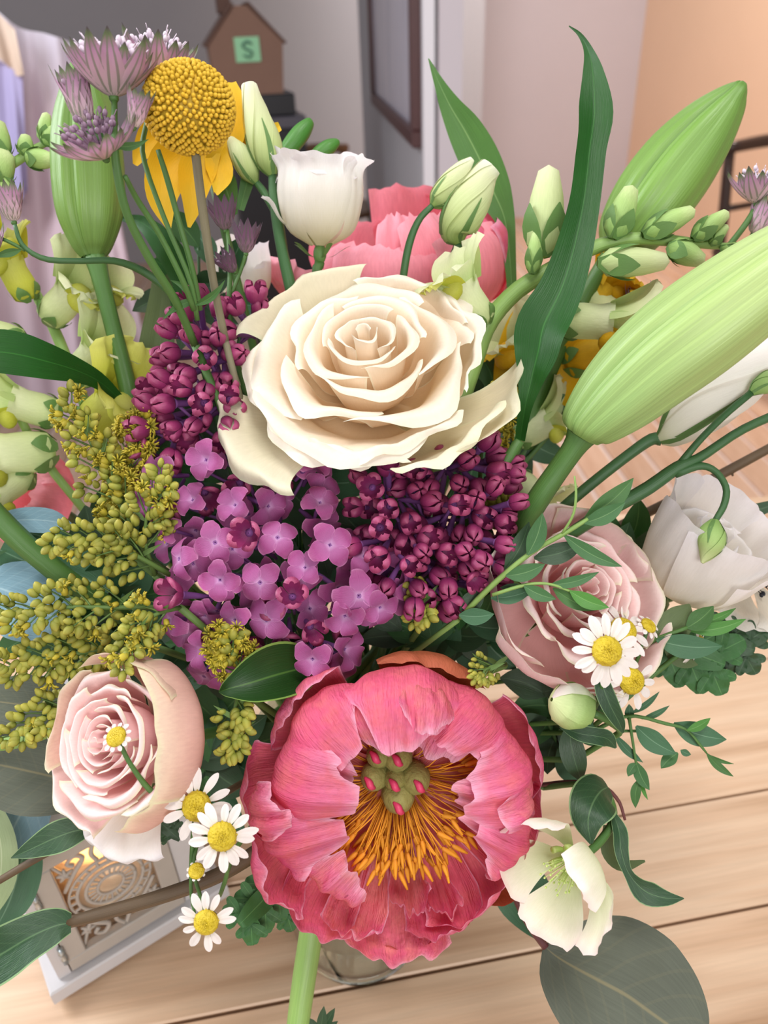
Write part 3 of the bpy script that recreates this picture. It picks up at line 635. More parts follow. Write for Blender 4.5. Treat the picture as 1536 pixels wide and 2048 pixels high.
for sx in (-1, 1):
    for sz in (-1, 1):                                      # corner scrolls and stars
        sp = [(hw_ - 0.002, 0.33 * hz_), (0.6 * hw_, 0.62 * hz_), (0.35 * hw_, 0.80 * hz_), (0.50 * hw_, 0.93 * hz_), (0.68 * hw_, 0.84 * hz_), (0.58 * hw_, 0.76 * hz_)]
        fret.tube([lp(mcx + sx * x, dF, mcz + sz * z) for x, z in sp], [0.0014, 0.0017, 0.0017, 0.0015, 0.0013, 0.0018], 6, 26)
        fret.tube([lp(mcx + sx * x, dF, mcz + sz * z) for x, z in ((0.1 * hw_, 0.62 * hz_), (0.16 * hw_, 0.8 * hz_), (0.02 * hw_, hz_))], 0.0016, 6, 12)
        c_ = (0.80 * hw_, 0.66 * hz_)
        for k in range(5):
            a = k * 1.2566 + 0.4
            fret.tube([lp(mcx + sx * c_[0], dF, mcz + sz * c_[1]), lp(mcx + sx * (c_[0] + 0.0055 * math.cos(a)), dF, mcz + sz * (c_[1] + 0.0055 * math.sin(a)))], [0.0022, 0.0008], 5, 4)
        fret.tube([lp(mcx + sx * c_[0], dF, mcz + sz * c_[1]), lp(mcx + sx * (hw_ + .001), dF, mcz + sz * (hz_ + .001))], 0.0013, 5, 4)
part(ln, 'fretwork', fret, M['lgrey'], parent=door, label='scrolled fretwork with a round medallion')
for z in (0.045, 0.105):
    b = MB(); b.lathe(lp(dx0 - 0.001, dI - 0.003, z - 0.009), EZ, [(0.0003, 0), (0.0018, 0.0005), (0.0018, 0.005), (0.0022, 0.0055), (0.0018, 0.006), (0.0018, 0.012), (0.0022, 0.0125), (0.0018, 0.013), (0.0018, 0.0175), (0.0003, 0.018)], 10); part(ln, 'hinge', b, M['hinge'], parent=door)
# roof: lower trim, four sloped boards with sunburst cut-outs on the front one
b = MB(); b.box(lp(LW / 2, LD / 2, LH + 0.004), LX, LI, EZ, LW / 2 + 0.001, LD / 2 + 0.001, 0.004, 0.001)
part(ln, 'cornice', b, M['lwhite'], smooth=False) if False else None
for (a, c, sx, sd) in ((LW / 2, 0.006, LW / 2, 0.006), (LW / 2, LD - 0.006, LW / 2, 0.006), (0.006, LD / 2, 0.006, LD / 2 - 0.012), (LW - 0.006, LD / 2, 0.006, LD / 2 - 0.012)):
    b = MB(); b.box(lp(a, c, LH + 0.004), LX, LI, EZ, sx, sd, 0.004, 0.001); part(ln, 'cornice', b, M['lwhite'], smooth=False)
zt_, ap = LH + 0.008, LH + 0.052
def slope(u, v, side):
    """u across 0..1, v up the slope 0..1 on one roof board."""
    k = 0.5 * v * 0.72
    if side == 0: x, d = LW * (k + u * (1 - 2 * k)), LD * k
    elif side == 1: x, d = LW * (k + u * (1 - 2 * k)), LD * (1 - k)
    elif side == 2: x, d = LW * k, LD * (k + u * (1 - 2 * k))
    else: x, d = LW * (1 - k), LD * (k + u * (1 - 2 * k))
    return lp(x, d, zt_ + (ap - zt_) * v)
for side in range(4):
    b = MB()
    if side in (0, 3, 2):                                   # board with radiating cut-outs: rim strips, hub, rays
        b.grid(np.array([[slope(u, v, side) for u in np.linspace(0, 1, 9)] for v in (0, 0.20)]))
        b.grid(np.array([[slope(u, v, side) for u in np.linspace(0, 1, 9)] for v in (0.84, 1)]))
        b.grid(np.array([[slope(u, v, side) for u in (0, 0.13)] for v in np.linspace(0.2, 0.84, 5)]))
        b.grid(np.array([[slope(u, v, side) for u in (0.87, 1)] for v in np.linspace(0.2, 0.84, 5)]))
        for k in range(7):
            a = math.pi * (k + 0.5) / 7 if True else 0
            p = [(0.5 + r * math.cos(a) * 0.40, 0.2 + r * math.sin(a) * 0.66) for r in (0.2, 1.05)]
            q = [slope(min(max(u, 0), 1), min(v, 1), side) for u, v in p]; b.tube(q, [0.0022, 0.0034], 5, 4)
        b.tube([slope(0.5 + 0.10 * math.cos(a), 0.2 + 0.16 * math.sin(a), side) for a in np.linspace(0, math.pi, 9)], 0.003, 6, 14)
        b.tube([slope(0.5 + 0.22 * math.cos(a), 0.2 + 0.38 * math.sin(a), side) for a in np.linspace(0, math.pi, 9)], 0.0022, 6, 14)
    else:
        b.grid(np.array([[slope(u, v, side) for u in (0, 1)] for v in (0, 1)]))
    o = part(ln, 'roof_board', b, M['lgrey'], smooth=False)
    sm = o.modifiers.new('thick', 'SOLIDIFY'); sm.thickness = 0.003
b = MB(); b.box(lp(LW / 2, LD / 2, ap + 0.003), LX, LI, EZ, LW * 0.15, LD * 0.15, 0.003, 0.001); part(ln, 'roof_cap', b, M['lwhite'], smooth=False)
cc = lp(LW * 0.50, LD * 0.47, LB)
cd = thing('pillar_candle', 'lit cream candle burning inside the white lantern', 'candle', cc)
part(cd, 'wax', MB().lathe(cc, EZ, [(0.0005, 0.0002), (0.036, 0.0002), (0.0365, 0.002), (0.0365, 0.066), (0.034, 0.068), (0.026, 0.064), (0.0005, 0.062)], 32), M['wax'])
part(cd, 'wick', MB().tube([cc + EZ * 0.061, cc + EZ * 0.070 + LX * 0.001], 0.0008, 6), M['black'])
part(cd, 'flame', MB().lathe(cc + EZ * 0.069, EZ, [(0.0003, 0), (0.0032, 0.004), (0.0038, 0.008), (0.0022, 0.016), (0.0003, 0.022)], 12), M['flame'])
pl = bpy.data.lights.new('candle_light', 'POINT'); pl.energy = 0.34; pl.color = (1, 0.50, 0.17); pl.shadow_soft_size = 0.006
plo = link(bpy.data.objects.new('candle_light', pl)); plo.location = cc + EZ * 0.082

# ================================================================== flowers
def zs(px, z): return px * z / F

def rose(name, label, cat, cpx, z, ax, R, H, n, mat, mat_out=None, outer=(), seed=0, group=None, beta_in=100, beta_out=56, open_=0.55, rim=0.10, ruf=5.0, tip=6.0, nout=8, heart=0.0, zshape=None):
    """spiral of wrapped petals. cpx: pixel of the flower's heart base; R, H in px at depth z."""
    O = P(cpx[0], cpx[1], z); fr = frame(camdir(*ax)); s = z / F
    root = thing(name, label, cat, O - fr[0] * 0.002, group)
    r0 = np.random.RandomState(seed)
    part(root, 'receptacle', MB().ell(O - fr[0] * 0.10 * H * s, fr[0], 0.17 * R * s, 0.14 * H * s, 12, 8), M['calyx'])
    for i in range(n):
        q = i / (n - 1); az = i * 137.5 + r0.uniform(-10, 10)
        rm = R * (0.06 + 0.79 * q ** 0.85); hh = H * (1.0 - open_ * 0.55 * q ** 1.4) * (1 + r0.uniform(-0.055, 0.055))
        rr = rm * (1 + 0.30 * q * open_ * 1.6); curl = R * rim * (0.15 + 1.3 * q)
        lean = -heart * (1 - q)
        prof = [(0.10 * R * (0.4 + q), 0), (rm * 0.80, 0.30 * hh), (rm * 1.0, 0.62 * hh), (rr * 0.97, 0.92 * hh), (rr + curl * 0.6, hh), (rr + curl * 1.25, hh * (1 - 0.10 * q))]
        beta = (beta_in + (beta_out - beta_in) * min(1, q * 1.5)) * r0.uniform(0.85, 1.12)
        mb = cup_petal(O, fr, s, az, prof, beta, edge=0.16 + 0.10 * q, ek=1.8, ruf=ruf * (0.15 + q), rf=1.1 + 0.7 * r0.rand(), seed=seed * 31 + i, wb=0.6, tip=tip * (0.4 + q), nu=20, nv=16, skew=(18 if i % 2 else 12) * q ** 0.5 * R / 200, twist=0.10)
        part(root, 'petal', mb, mat_out if (mat_out and q > 0.72) else mat)
    for k, o in enumerate(outer):
        az, beta, prof, edge, rf_ = o[:5]
        part(root, 'guard_petal', cup_petal(O, fr, s, az, prof, beta, edge=edge, ruf=rf_, rf=1.6, seed=seed * 77 + k, nu=22, nv=18, wb=0.45, crk=0.5), o[5] if len(o) > 5 else (mat_out or mat))
    for k in range(5):
        part(root, 'sepal', cup_petal(O, fr, s, k * 72 + 20, [(0.06 * R, -0.16 * H), (0.35 * R, -0.12 * H), (0.62 * R, -0.02 * H), (0.8 * R, 0.02 * H)], 10, edge=0.5, seed=k, nu=6, nv=6), M['calyx'])
    stem_down(root, O - fr[0] * 0.2 * H * s, 0.0028, M['stem'], lead=O - fr[0] * 0.7 * H * s)
    return root, O, fr, s

# --- cream rose, the centre of the bouquet
rose('rose', 'large open cream rose at the centre of the bouquet', 'rose', (745, 800), 0.385, (-0.08, 0.54, 0.84), 182, 185, 18, M['rose_cream'], M['rose_cream'], outer=(
    (236, 36, [(40, 0), (170, 20), (265, 62), (300, 70), (308, 40)], 0.20, 8, M['rose_guard']),
    (116, 34, [(40, 0), (180, 20), (255, 70), (285, 110), (296, 128)], 0.16, 10, M['rose_guard']),
    (140, 30, [(40, 0), (170, 20), (240, 80), (262, 115), (285, 118)], 0.18, 9, M['rose_guard']),
    (-40, 40, [(40, 0), (170, 40), (225, 100), (250, 130), (262, 122)], 0.16, 7, M['rose_guard']),
    (200, 44, [(35, 0), (141, 15), (198, 70), (220, 98), (238, 88)], 0.15, 10, M['rose_cream']),
    (165, 42, [(35, 0), (141, 15), (189, 80), (211, 120), (231, 112)], 0.15, 10, M['rose_cream']),
    (255, 44, [(35, 0), (141, 25), (194, 90), (216, 118), (232, 104)], 0.15, 8, M['rose_cream']),
    (80, 44, [(35, 0), (141, 25), (189, 95), (201, 140), (216, 142)], 0.15, 8, M['rose_cream']),
    (30, 44, [(35, 0), (141, 30), (180, 100), (195, 140), (208, 136)], 0.16, 8, M['rose_cream']),
), seed=3, open_=0.62, rim=0.095, ruf=8, tip=15)

# --- pale pink roses
rose('rose', 'pale pink rose with greenish petal rims low on the left, beside the goldenrod', 'rose', (305, 1480), 0.355, (-0.42, 0.22, 0.88), 128, 150, 20, M['rose_pink'], M['rose_pink'], outer=(
    (70, 58, [(30, 0), (120, 10), (172, 60), (165, 118), (140, 150)], 0.14, 3, M['rose_pink_out']),
    (10, 50, [(30, 0), (120, 10), (160, 60), (165, 118), (160, 140)], 0.14, 4, M['rose_pink_out']),
    (120, 48, [(30, 0), (120, 10), (165, 50), (160, 100), (150, 128)], 0.14, 4, M['rose_pink_out']),
    (225, 44, [(30, 0), (120, 15), (160, 60), (172, 95), (180, 96)], 0.16, 6),
    (285, 46, [(30, 0), (110, 20), (145, 70), (156, 110), (164, 112)], 0.16, 6, M['rose_pink_out']),
    (178, 30, [(30, 0), (120, 0), (185, 30), (215, 44), (222, 34)], 0.20, 6, M['white_blush']),
    (205, 26, [(30, 0), (120, 0), (190, 26), (218, 32), (226, 18)], 0.22, 6, M['white_blush']),
), seed=5, group='pale pink roses', open_=0.45, rim=0.07, ruf=4, tip=5)
rose('rose', 'pale pink rose on the right behind the eucalyptus sprig and daisy', 'rose', (1105, 1215), 0.385, (0.30, 0.40, 0.86), 120, 150, 18, M['rose_pink'], M['rose_pink'], outer=(
    (205, 52, [(30, 0), (130, 5), (180, 50), (188, 100), (196, 118)], 0.14, 8, M['rose_pink']),
    (150, 50, [(30, 0), (130, 5), (175, 55), (185, 105), (196, 118)], 0.14, 7, M['rose_pink']),
    (95, 48, [(30, 0), (120, 10), (150, 60), (158, 110), (166, 124)], 0.15, 5),
    (40, 50, [(30, 0), (120, 10), (150, 60), (160, 110), (160, 130)], 0.15, 5),
    (-20, 50, [(30, 0), (120, 10), (155, 60), (168, 110), (174, 124)], 0.15, 5),
    (262, 46, [(30, 0), (120, 10), (160, 50), (176, 100), (182, 110)], 0.15, 6),
), seed=8, group='pale pink roses', open_=0.5, rim=0.07, ruf=5, tip=4)

# --- white lisianthus
rose('lisianthus', 'white lisianthus bloom in profile, upright before the back peony', 'lisianthus', (640, 492), 0.405, (0.04, 0.96, 0.26), 78, 150, 11, M['white'], M['white_blush'], outer=(
    (180, 50, [(20, 0), (66, 30), (84, 90), (80, 135), (92, 158)], 0.10, 4),
    (110, 50, [(20, 0), (66, 30), (82, 90), (80, 140), (100, 162)], 0.12, 5),
    (240, 46, [(20, 0), (66, 30), (84, 90), (82, 140), (98, 162)], 0.12, 5),
    (300, 46, [(20, 0), (66, 30), (82, 95), (80, 150), (86, 180)], 0.12, 5),
    (30, 46, [(20, 0), (66, 30), (80, 95), (80, 155), (88, 186)], 0.12, 5),
    (262, 14, [(20, 10), (75, 40), (100, 76), (118, 84)], 0.35, 2),
), seed=12, group='white lisianthus blooms', open_=0.35, rim=0.08, ruf=4, tip=3)
rose('lisianthus', 'white lisianthus bloom with a green bud nodding over its cream throat', 'lisianthus', (1345, 1165), 0.40, (0.30, 0.72, 0.62), 92, 165, 9, M['white_blush'], M['white_blush'], outer=(
    (205, 52, [(20, 0), (85, 20), (112, 85), (118, 150), (116, 195)], 0.12, 4),
    (150, 50, [(20, 0), (85, 15), (118, 70), (130, 120), (140, 150)], 0.14, 5),
    (95, 46, [(20, 0), (85, 20), (116, 80), (132, 135), (146, 165)], 0.13, 5),
    (262, 46, [(20, 0), (80, 20), (104, 85), (112, 150), (114, 195)], 0.13, 4),
    (330, 50, [(20, 0), (80, 30), (96, 95), (100, 160), (112, 200)], 0.12, 4),
    (40, 50, [(20, 0), (80, 30), (96, 95), (104, 155), (118, 190)], 0.12, 4),
), seed=14, group='white lisianthus blooms', open_=0.4, rim=0.06, ruf=4, tip=3)

rose('lisianthus', 'white bloom half hidden behind the dusky astrantia, left of the cream rose', 'lisianthus', (505, 600), 0.47, (-0.2, 0.8, 0.5), 52, 95, 7, M['white_blush'], M['white_blush'], outer=(
    (200, 50, [(14, 0), (44, 20), (58, 60), (62, 95), (70, 108)], 0.12, 4), (120, 50, [(14, 0), (44, 20), (58, 60), (60, 95), (68, 110)], 0.12, 4), (300, 50, [(14, 0), (44, 20), (56, 60), (56, 100), (64, 118)], 0.12, 4)), seed=19, group='white lisianthus blooms', open_=0.4, rim=0.07, ruf=3, tip=2)
# --- coral peony, front
pO = P(796, 1552, 0.362); pfr = frame(camdir(-0.01, -0.06, 1.0)); ps = 0.362 / F
peo = thing('peony', 'big coral pink peony with orange stamens at the front of the bouquet', 'peony', pO - pfr[0] * 0.03)
def shell_petal(O, fr, s_m, az, W, prof, cup=0.4, edge=0.2, ruf=5.0, rf=2.0, seed=0, nu=36, nv=30, lean=0.0, bump=0.0):
    """broad spoon-shaped petal: centre line (r, h) at azimuth az, half width W px, sides curving round the flower's heart."""
    A, X, Y = fr; rs = np.random.RandomState(seed); ph = rs.rand(10) * 6.283
    d = X * math.cos(math.radians(az)) + Y * math.sin(math.radians(az)); sd = np.cross(A, d)
    t = np.linspace(0, 1, nv + 1) ** 0.9; s = np.linspace(-1, 1, nu + 1); T, S = np.meshgrid(t, s, indexing='ij')
    e = 1 - edge * np.abs(S) ** 2.2 + 0.035 * np.sin(4.6 * S + ph[6]) * T + 0.020 * np.sin(11 * S + ph[7]) + 0.006 * np.sin(27 * S + ph[8])
    tt = np.clip(T * e, 0, 1); rh = crom(prof, tt)
    dl = crom(prof, np.clip(tt + 0.02, 0, 1)) - crom(prof, np.clip(tt - 0.02, 0, 1)); dl /= np.linalg.norm(dl, axis=-1, keepdims=True) + 1e-9
    nr_, nh = dl[..., 1], -dl[..., 0]                        # outward normal of the centre line
    w = W * np.interp(tt, [0, 0.25, 0.5, 0.75, 0.92, 1], [0.30, 0.72, 0.98, 1.0, 0.86, 0.74])
    env = np.maximum(T ** 4, 0.7 * np.abs(S) ** 4 * T)
    disp = -cup * w * S ** 2 + ruf * env * (np.sin(rf * 3.1 * S + ph[0] + T) + 0.6 * np.sin(rf * 6.7 * S + ph[1] + 2 * T)) \
        + bump * T * (np.sin(4.1 * S + ph[2]) * np.sin(5.2 * T + ph[3]) + 0.5 * np.sin(9 * S + 3 * T + ph[4]) + 0.35 * np.sin(16 * S + 7 * T + ph[5])) + 0.07 * ruf * T ** 6 * np.sin(26 * S + ph[9] + 3 * T)
    lat = w * S * (1 - 0.10 * S ** 2) + lean * T ** 2
    G = O + s_m * (d * (rh[..., 0] + disp * nr_)[..., None] + A * (rh[..., 1] + disp * nh)[..., None] + sd * lat[..., None])
    return MB().grid(G)
PE = [  # az, half width, centre line (r, h), cup, ruffle, bump, material
    (14, 120, [(40, -20), (180, -50), (262, -15), (278, 40), (262, 84)], .35, 2, 2, 'peony_out'),
    (76, 125, [(40, -20), (180, -50), (280, -20), (300, 40), (284, 92)], .35, 3, 2, 'peony'),
    (116, 115, [(40, -20), (180, -50), (280, -20), (300, 40), (286, 92)], .35, 3, 2, 'peony'),
    (-52, 120, [(40, -20), (190, -45), (270, -10), (290, 45), (272, 95)], .35, 3, 2, 'peony'),
    (-98, 125, [(40, -20), (190, -45), (296, -10), (320, 45), (304, 95)], .35, 3, 2, 'peony'),
    (138, 90, [(40, -20), (180, -70), (290, -60), (338, -10), (338, 44)], .35, 3, 2, 'peony_out'),
    (127, 60, [(40, -20), (180, -60), (270, -40), (300, 0), (298, 40)], .3, 4, 3, 'peony_in'),
    (-16, 95, [(40, 0), (160, 0), (212, 46), (202, 98), (158, 122), (86, 102)], .40, 5, 4, 'peony_in'),
    (30, 95, [(40, 0), (160, 0), (214, 48), (204, 100), (160, 124), (98, 108)], .40, 5, 4, 'peony_in'),
    (-46, 118, [(40, 0), (170, -10), (250, 36), (248, 98), (202, 136), (124, 134)], .42, 5, 4, 'peony'),
    (46, 112, [(40, 0), (170, -10), (250, 40), (250, 102), (205, 142), (136, 142)], .42, 5, 4, 'peony'),
    (3, 138, [(40, 0), (170, -10), (246, 44), (246, 112), (196, 158), (108, 156)], .40, 6, 5, 'peony'),
    (12, 62, [(110, 60), (206, 92), (238, 128), (210, 166), (158, 178)], .45, 7, 6, 'peony_in'),
    (96, 80, [(40, 0), (150, 10), (226, 56), (222, 106), (180, 132), (104, 106)], .40, 7, 5, 'peony_in'),
    (116, 100, [(40, 0), (170, -10), (266, 30), (278, 90), (240, 134), (158, 138)], .42, 6, 5, 'peony'),
    (80, 118, [(40, 0), (170, -10), (256, 42), (264, 108), (218, 152), (122, 148)], .44, 5, 5, 'peony'),
    (88, 56, [(120, 60), (220, 90), (258, 126), (238, 164), (190, 182)], .45, 6, 5, 'peony_in'),
    (-62, 90, [(40, 0), (160, 0), (228, 44), (220, 100), (170, 128), (88, 108)], .40, 6, 4, 'peony_in'),
    (-106, 100, [(40, 0), (190, -10), (280, 40), (280, 100), (228, 140), (112, 134)], .42, 6, 5, 'peony'),
    (-80, 112, [(40, 0), (170, 0), (246, 50), (242, 120), (184, 162), (78, 150)], .46, 5, 4, 'peony'),
    (-97, 62, [(70, 10), (200, 30), (286, 76), (292, 120), (254, 158), (204, 172)], .45, 8, 6, 'peony_in'),
    (-140, 88, [(40, 0), (160, -10), (232, 30), (252, 84), (226, 122), (150, 132)], .42, 8, 5, 'peony_in'),
    (-122, 102, [(40, -10), (200, -30), (302, 10), (332, 70), (326, 118), (300, 146)], .40, 7, 5, 'peony'),
    (176, 150, [(40, -20), (170, -76), (280, -66), (345, -30), (374, 10), (372, 34)], .26, 3, 2, 'peony_out'),
    (146, 112, [(40, -20), (170, -50), (262, -34), (318, 6), (332, 52), (312, 84)], .34, 3, 3, 'peony'),
    (214, 92, [(40, -20), (170, -50), (270, -28), (338, 14), (362, 60), (358, 90)], .34, 4, 3, 'peony'),
    (184, 122, [(40, -20), (170, -58), (276, -46), (348, -6), (380, 44), (376, 80)], .30, 4, 3, 'peony_in'),
    (160, 90, [(40, -20), (170, -54), (270, -38), (330, 4), (344, 50), (324, 84)], .34, 4, 3, 'peony'),
    (196, 70, [(140, -44), (250, -30), (310, 8), (338, 52), (328, 88)], .42, 5, 6, 'peony_in'),
    (176, 46, [(150, -46), (226, -30), (268, 6), (276, 52), (256, 86)], .55, 4, 8, 'peony_in'),
    (162, 40, [(160, -46), (246, -24), (288, 12), (296, 56), (278, 86)], .55, 4, 8, 'peony'),
]
for i, (az, W_, pr, cu, ru, bu, mt) in enumerate(PE):
    part(peo, 'petal', shell_petal(pO, pfr, ps, az, W_, [(r * (0.91 if 140 < az < 220 else 0.95), h * 0.95) for r, h in pr], cu, 0.20 + 0.03 * (i % 3), ru, 1.7 + 0.3 * (i % 4), 100 + i, bump=bu * 1.5, lean=(-14, 10, 18, -8)[i % 4]), M[mt])
for k, (x, y, rr) in enumerate(((-42, -16, 29), (-2, -50, 31), (30, -12, 32), (0, 20, 34), (-6, -14, 25), (-34, -54, 27))):
    o = pO + (cR * x - cU * y) * ps + pfr[0] * 0.006
    mb = MB().lathe(o, nrm(pfr[0] + (cR * x - cU * (y + 15)) * 0.006), [(0.001 * rr * ps, -40 * ps), (0.8 * rr * ps, -30 * ps), (rr * ps, 10 * ps), (0.8 * rr * ps, 34 * ps), (0.4 * rr * ps, 48 * ps), (0.06 * rr * ps, 54 * ps)], 14)
    c_ = part(peo, 'carpel', mb, M['carpel'])
    tpp = o + nrm(pfr[0] + (cR * x - cU * (y + 15)) * 0.006) * 53 * ps
    part(peo, 'stigma', MB().tube([tpp + (cR * a + cU * c2) * ps + pfr[0] * e * ps for a, c2, e in ((-9, 10, -4), (-1, 4, 3), (3, -4, 4), (10, -10, -4))], [3 * ps, 7 * ps, 7 * ps, 3 * ps], 6), M['stigma'], parent=c_)
for k in range(190):
    a = rng.gauss(math.pi, 0.95) if k < 150 else rng.uniform(0, 6.28)
    Ln = rng.uniform(95, 165) * (1.05 if abs(((a + math.pi) % 6.283) - 0) > 0 else 1); w = rng.uniform(0.3, 1.0)
    d = pfr[1] * math.cos(a) + pfr[2] * math.sin(a)
    lift = rng.uniform(10, 75)
    p0 = pO + d * 40 * ps - pfr[0] * 10 * ps; p1 = pO + (d * Ln * 0.6 + pfr[0] * lift * 0.7) * ps
    sd = np.cross(pfr[0], d); p2 = pO + (d * Ln + pfr[0] * lift + sd * rng.uniform(-14, 14)) * ps
    p3 = p2 + (d * rng.uniform(22, 42) + sd * rng.uniform(-16, 16) + pfr[0] * rng.uniform(-14, 14)) * ps
    mb = MB().tube([p0, p1, p2], 1.3 * ps, 4, 6); mb.tube([p2, p2 * 0.7 + p3 * 0.3, p3], [3.2 * ps, 5.2 * ps, 2.2 * ps], 5, 6)
    part(peo, 'stamen', mb, M['stamen'])
stem_down(peo, pO - pfr[0] * 0.03, 0.004, M['stem'])

# --- pink peony at the back
bO = P(785, 640, 0.51); bfr = frame(camdir(0.0, 0.86, 0.5)); bs_ = 0.50 / F
bp = thing('peony', 'pink peony at the back, rising behind the cream rose', 'peony', bO)
for i, (az, be, pr) in enumerate((
        (180, 40, [(30, -10), (150, 20), (205, 90), (190, 150), (150, 175)]), (232, 38, [(30, -10), (150, 20), (225, 70), (250, 120), (240, 150)]),
        (128, 38, [(30, -10), (150, 20), (225, 90), (225, 170), (190, 205)]), (90, 36, [(30, -10), (150, 30), (235, 90), (225, 180), (190, 220)]),
        (105, 30, [(30, -10), (150, 30), (215, 100), (200, 190), (150, 226)]), (150, 30, [(30, -10), (140, 30), (180, 110), (160, 190), (110, 222)]),
        (205, 30, [(30, -10), (140, 30), (180, 90), (168, 150), (130, 172)]), (262, 36, [(30, -10), (150, 20), (215, 60), (240, 96), (246, 112)]),
        (20, 44, [(30, -10), (140, 40), (170, 130), (150, 215), (120, 240)]), (-40, 40, [(30, -10), (140, 40), (180, 100), (170, 150), (150, 170)]),
        (60, 40, [(30, -10), (140, 40), (190, 120), (170, 200), (130, 230)]), (175, 24, [(30, -10), (120, 30), (140, 120), (110, 190), (60, 215)]))):
    part(bp, 'petal', cup_petal(bO, bfr, bs_, az, pr, be, edge=0.15, ruf=6, rf=2.4, seed=300 + i, nu=16, nv=14, crk=1.5), M['peony_back'] if i not in (3, 4) else M['peony'])
stem_down(bp, bO, 0.004, M['stem'])
sl = MB()
sl = pxstem([(0, 0, 0.5, 0), ] * 0 or [(40, 1000, 0.50, 10), (60, 1010, 0.5, 30)]) if False else None
lo = P(110, 1015, 0.47); lfr = frame(camdir(-0.5, 0.3, 0.8)); lp_ = thing('peony', 'deep pink peony mostly hidden behind the goldenrod on the left', 'peony', lo)
for k in range(8):
    part(lp_, 'petal', cup_petal(lo, lfr, 0.47 / F, k * 45, [(15, 0), (70, 10), (95, 45), (88, 80), (60, 96)], 36, edge=0.15, ruf=4, seed=330 + k), M['peony_back'])
stem_down(lp_, lo, 0.0035, M['stem'])

# --- lily buds
def lily(name, label, axis, mat, group, stem_pts, stem_mat, leaves=()):
    """axis rows (px, py, depth, half width px): three ridged outer segments with seams between."""
    ax = np.array(axis, float); k = 34; t = np.linspace(0, 1, k)
    c = crom(np.array([P(*a[:3]) for a in ax]), t); w = np.maximum(crom((ax[:, 3] * ax[:, 2] / F).reshape(-1, 1), t)[:, 0], 0.0003)
    T = np.gradient(c, axis=0); T /= np.linalg.norm(T, axis=1)[:, None]
    V = cC - c; V /= np.linalg.norm(V, axis=1)[:, None]; S = np.cross(T, V); S /= np.linalg.norm(S, axis=1)[:, None]; Nn = np.cross(S, T)
    root = thing(name, label, 'lily bud', c[0], group)
    part(root, 'receptacle', MB().ell(c[0] + T[0] * w[0] * 0.25, T[0], w[0] * 0.98, w[0] * 0.5, 14, 8), stem_mat)
    for j in range(3):
        th = np.linspace(-1.10, 1.10, 31); a = th + math.radians(28) + j * 2.0944
        prof = 1.0 + 0.05 * np.cos(th * 1.35) ** 10 - 0.035 * np.exp(-((np.abs(th) - 0.42) / 0.16) ** 2) - 0.26 * np.clip((np.abs(th) - 0.80) / 0.33, 0, 1) ** 1.6
        prof = prof[None, :] * (1 + 0.02 * np.sin(6 * t)[:, None] * np.sin(3 * th)[None, :])
        G = c[:, None] + (w[:, None] * prof)[..., None] * (S[:, None] * np.sin(a)[None, :, None] + Nn[:, None] * np.cos(a)[None, :, None])
        part(root, 'tepal', MB().grid(G), mat)
    for j in range(3):                                       # inner segments show in the seams
        th = np.linspace(-0.5, 0.5, 7); a = th + math.radians(28 + 60) + j * 2.0944
        G = c[:, None] + (w[:, None] * (0.84 + 0.045 * np.cos(th * 3))[None])[..., None] * (S[:, None] * np.sin(a)[None, :, None] + Nn[:, None] * np.cos(a)[None, :, None])
        part(root, 'inner_tepal', MB().grid(G), mat)
    part(root, 'stem', pxstem(stem_pts, 10), stem_mat)
    e = P(*stem_pts[-1][:3]); part(root, 'lower_stem', MB().tube(to_vase(e), 0.0035, 8, 16), stem_mat)
    for nm, rows, kw, mt in leaves: part(root, nm, ribbon(rows, **kw), mt)
    return root
lily('lily_bud', 'upright plump green lily bud behind the astrantia and yellow button flower', [(187, 516, 0.40, 22), (185, 490, 0.40, 40), (182, 430, 0.398, 62), (179, 345, 0.395, 69), (174, 250, 0.39, 63), (168, 175, 0.385, 42), (165, 125, 0.383, 20), (165, 108, 0.382, 4)],
     M['lily_bud'], 'lily buds', [(190, 512, 0.40, 22), (202, 560, 0.40, 17), (222, 640, 0.402, 16), (245, 730, 0.405, 17), (260, 800, 0.41, 18), (266, 870, 0.42, 17)], M['stem'],
     (('leaf', [(250, 808, 0.405, 8), (200, 764, 0.39, 17), (150, 740, 0.375, 26), (90, 722, 0.36, 38), (20, 706, 0.35, 46), (-70, 700, 0.34, 40)], dict(fold=0.12, tilt=-18), M['lily_leaf']),
      ('leaf', [(330, 510, 0.44, 16), (325, 600, 0.435, 26), (312, 700, 0.43, 34), (300, 800, 0.43, 33), (285, 890, 0.43, 28)], dict(fold=0.2), M['olive_leaf']),
      ('leaf', [(236, 436, 0.43, 3), (285, 446, 0.425, 14), (330, 490, 0.42, 26), (362, 545, 0.42, 26), (375, 610, 0.42, 14)], dict(fold=0.2), M['lily_leaf'])))
lily('lily_bud', 'slender green lily bud leaning right against the peach wall', [(1228, 508, 0.43, 30), (1250, 478, 0.43, 58), (1300, 408, 0.425, 76), (1358, 330, 0.42, 76), (1412, 262, 0.412, 62), (1452, 212, 0.405, 42), (1476, 180, 0.40, 22), (1485, 168, 0.40, 6)],
     M['lily_bud'], 'lily buds', [(1228, 508, 0.43, 24), (1190, 560, 0.435, 18), (1140, 650, 0.44, 18), (1090, 760, 0.44, 18), (1050, 860, 0.44, 18)], M['stem'])
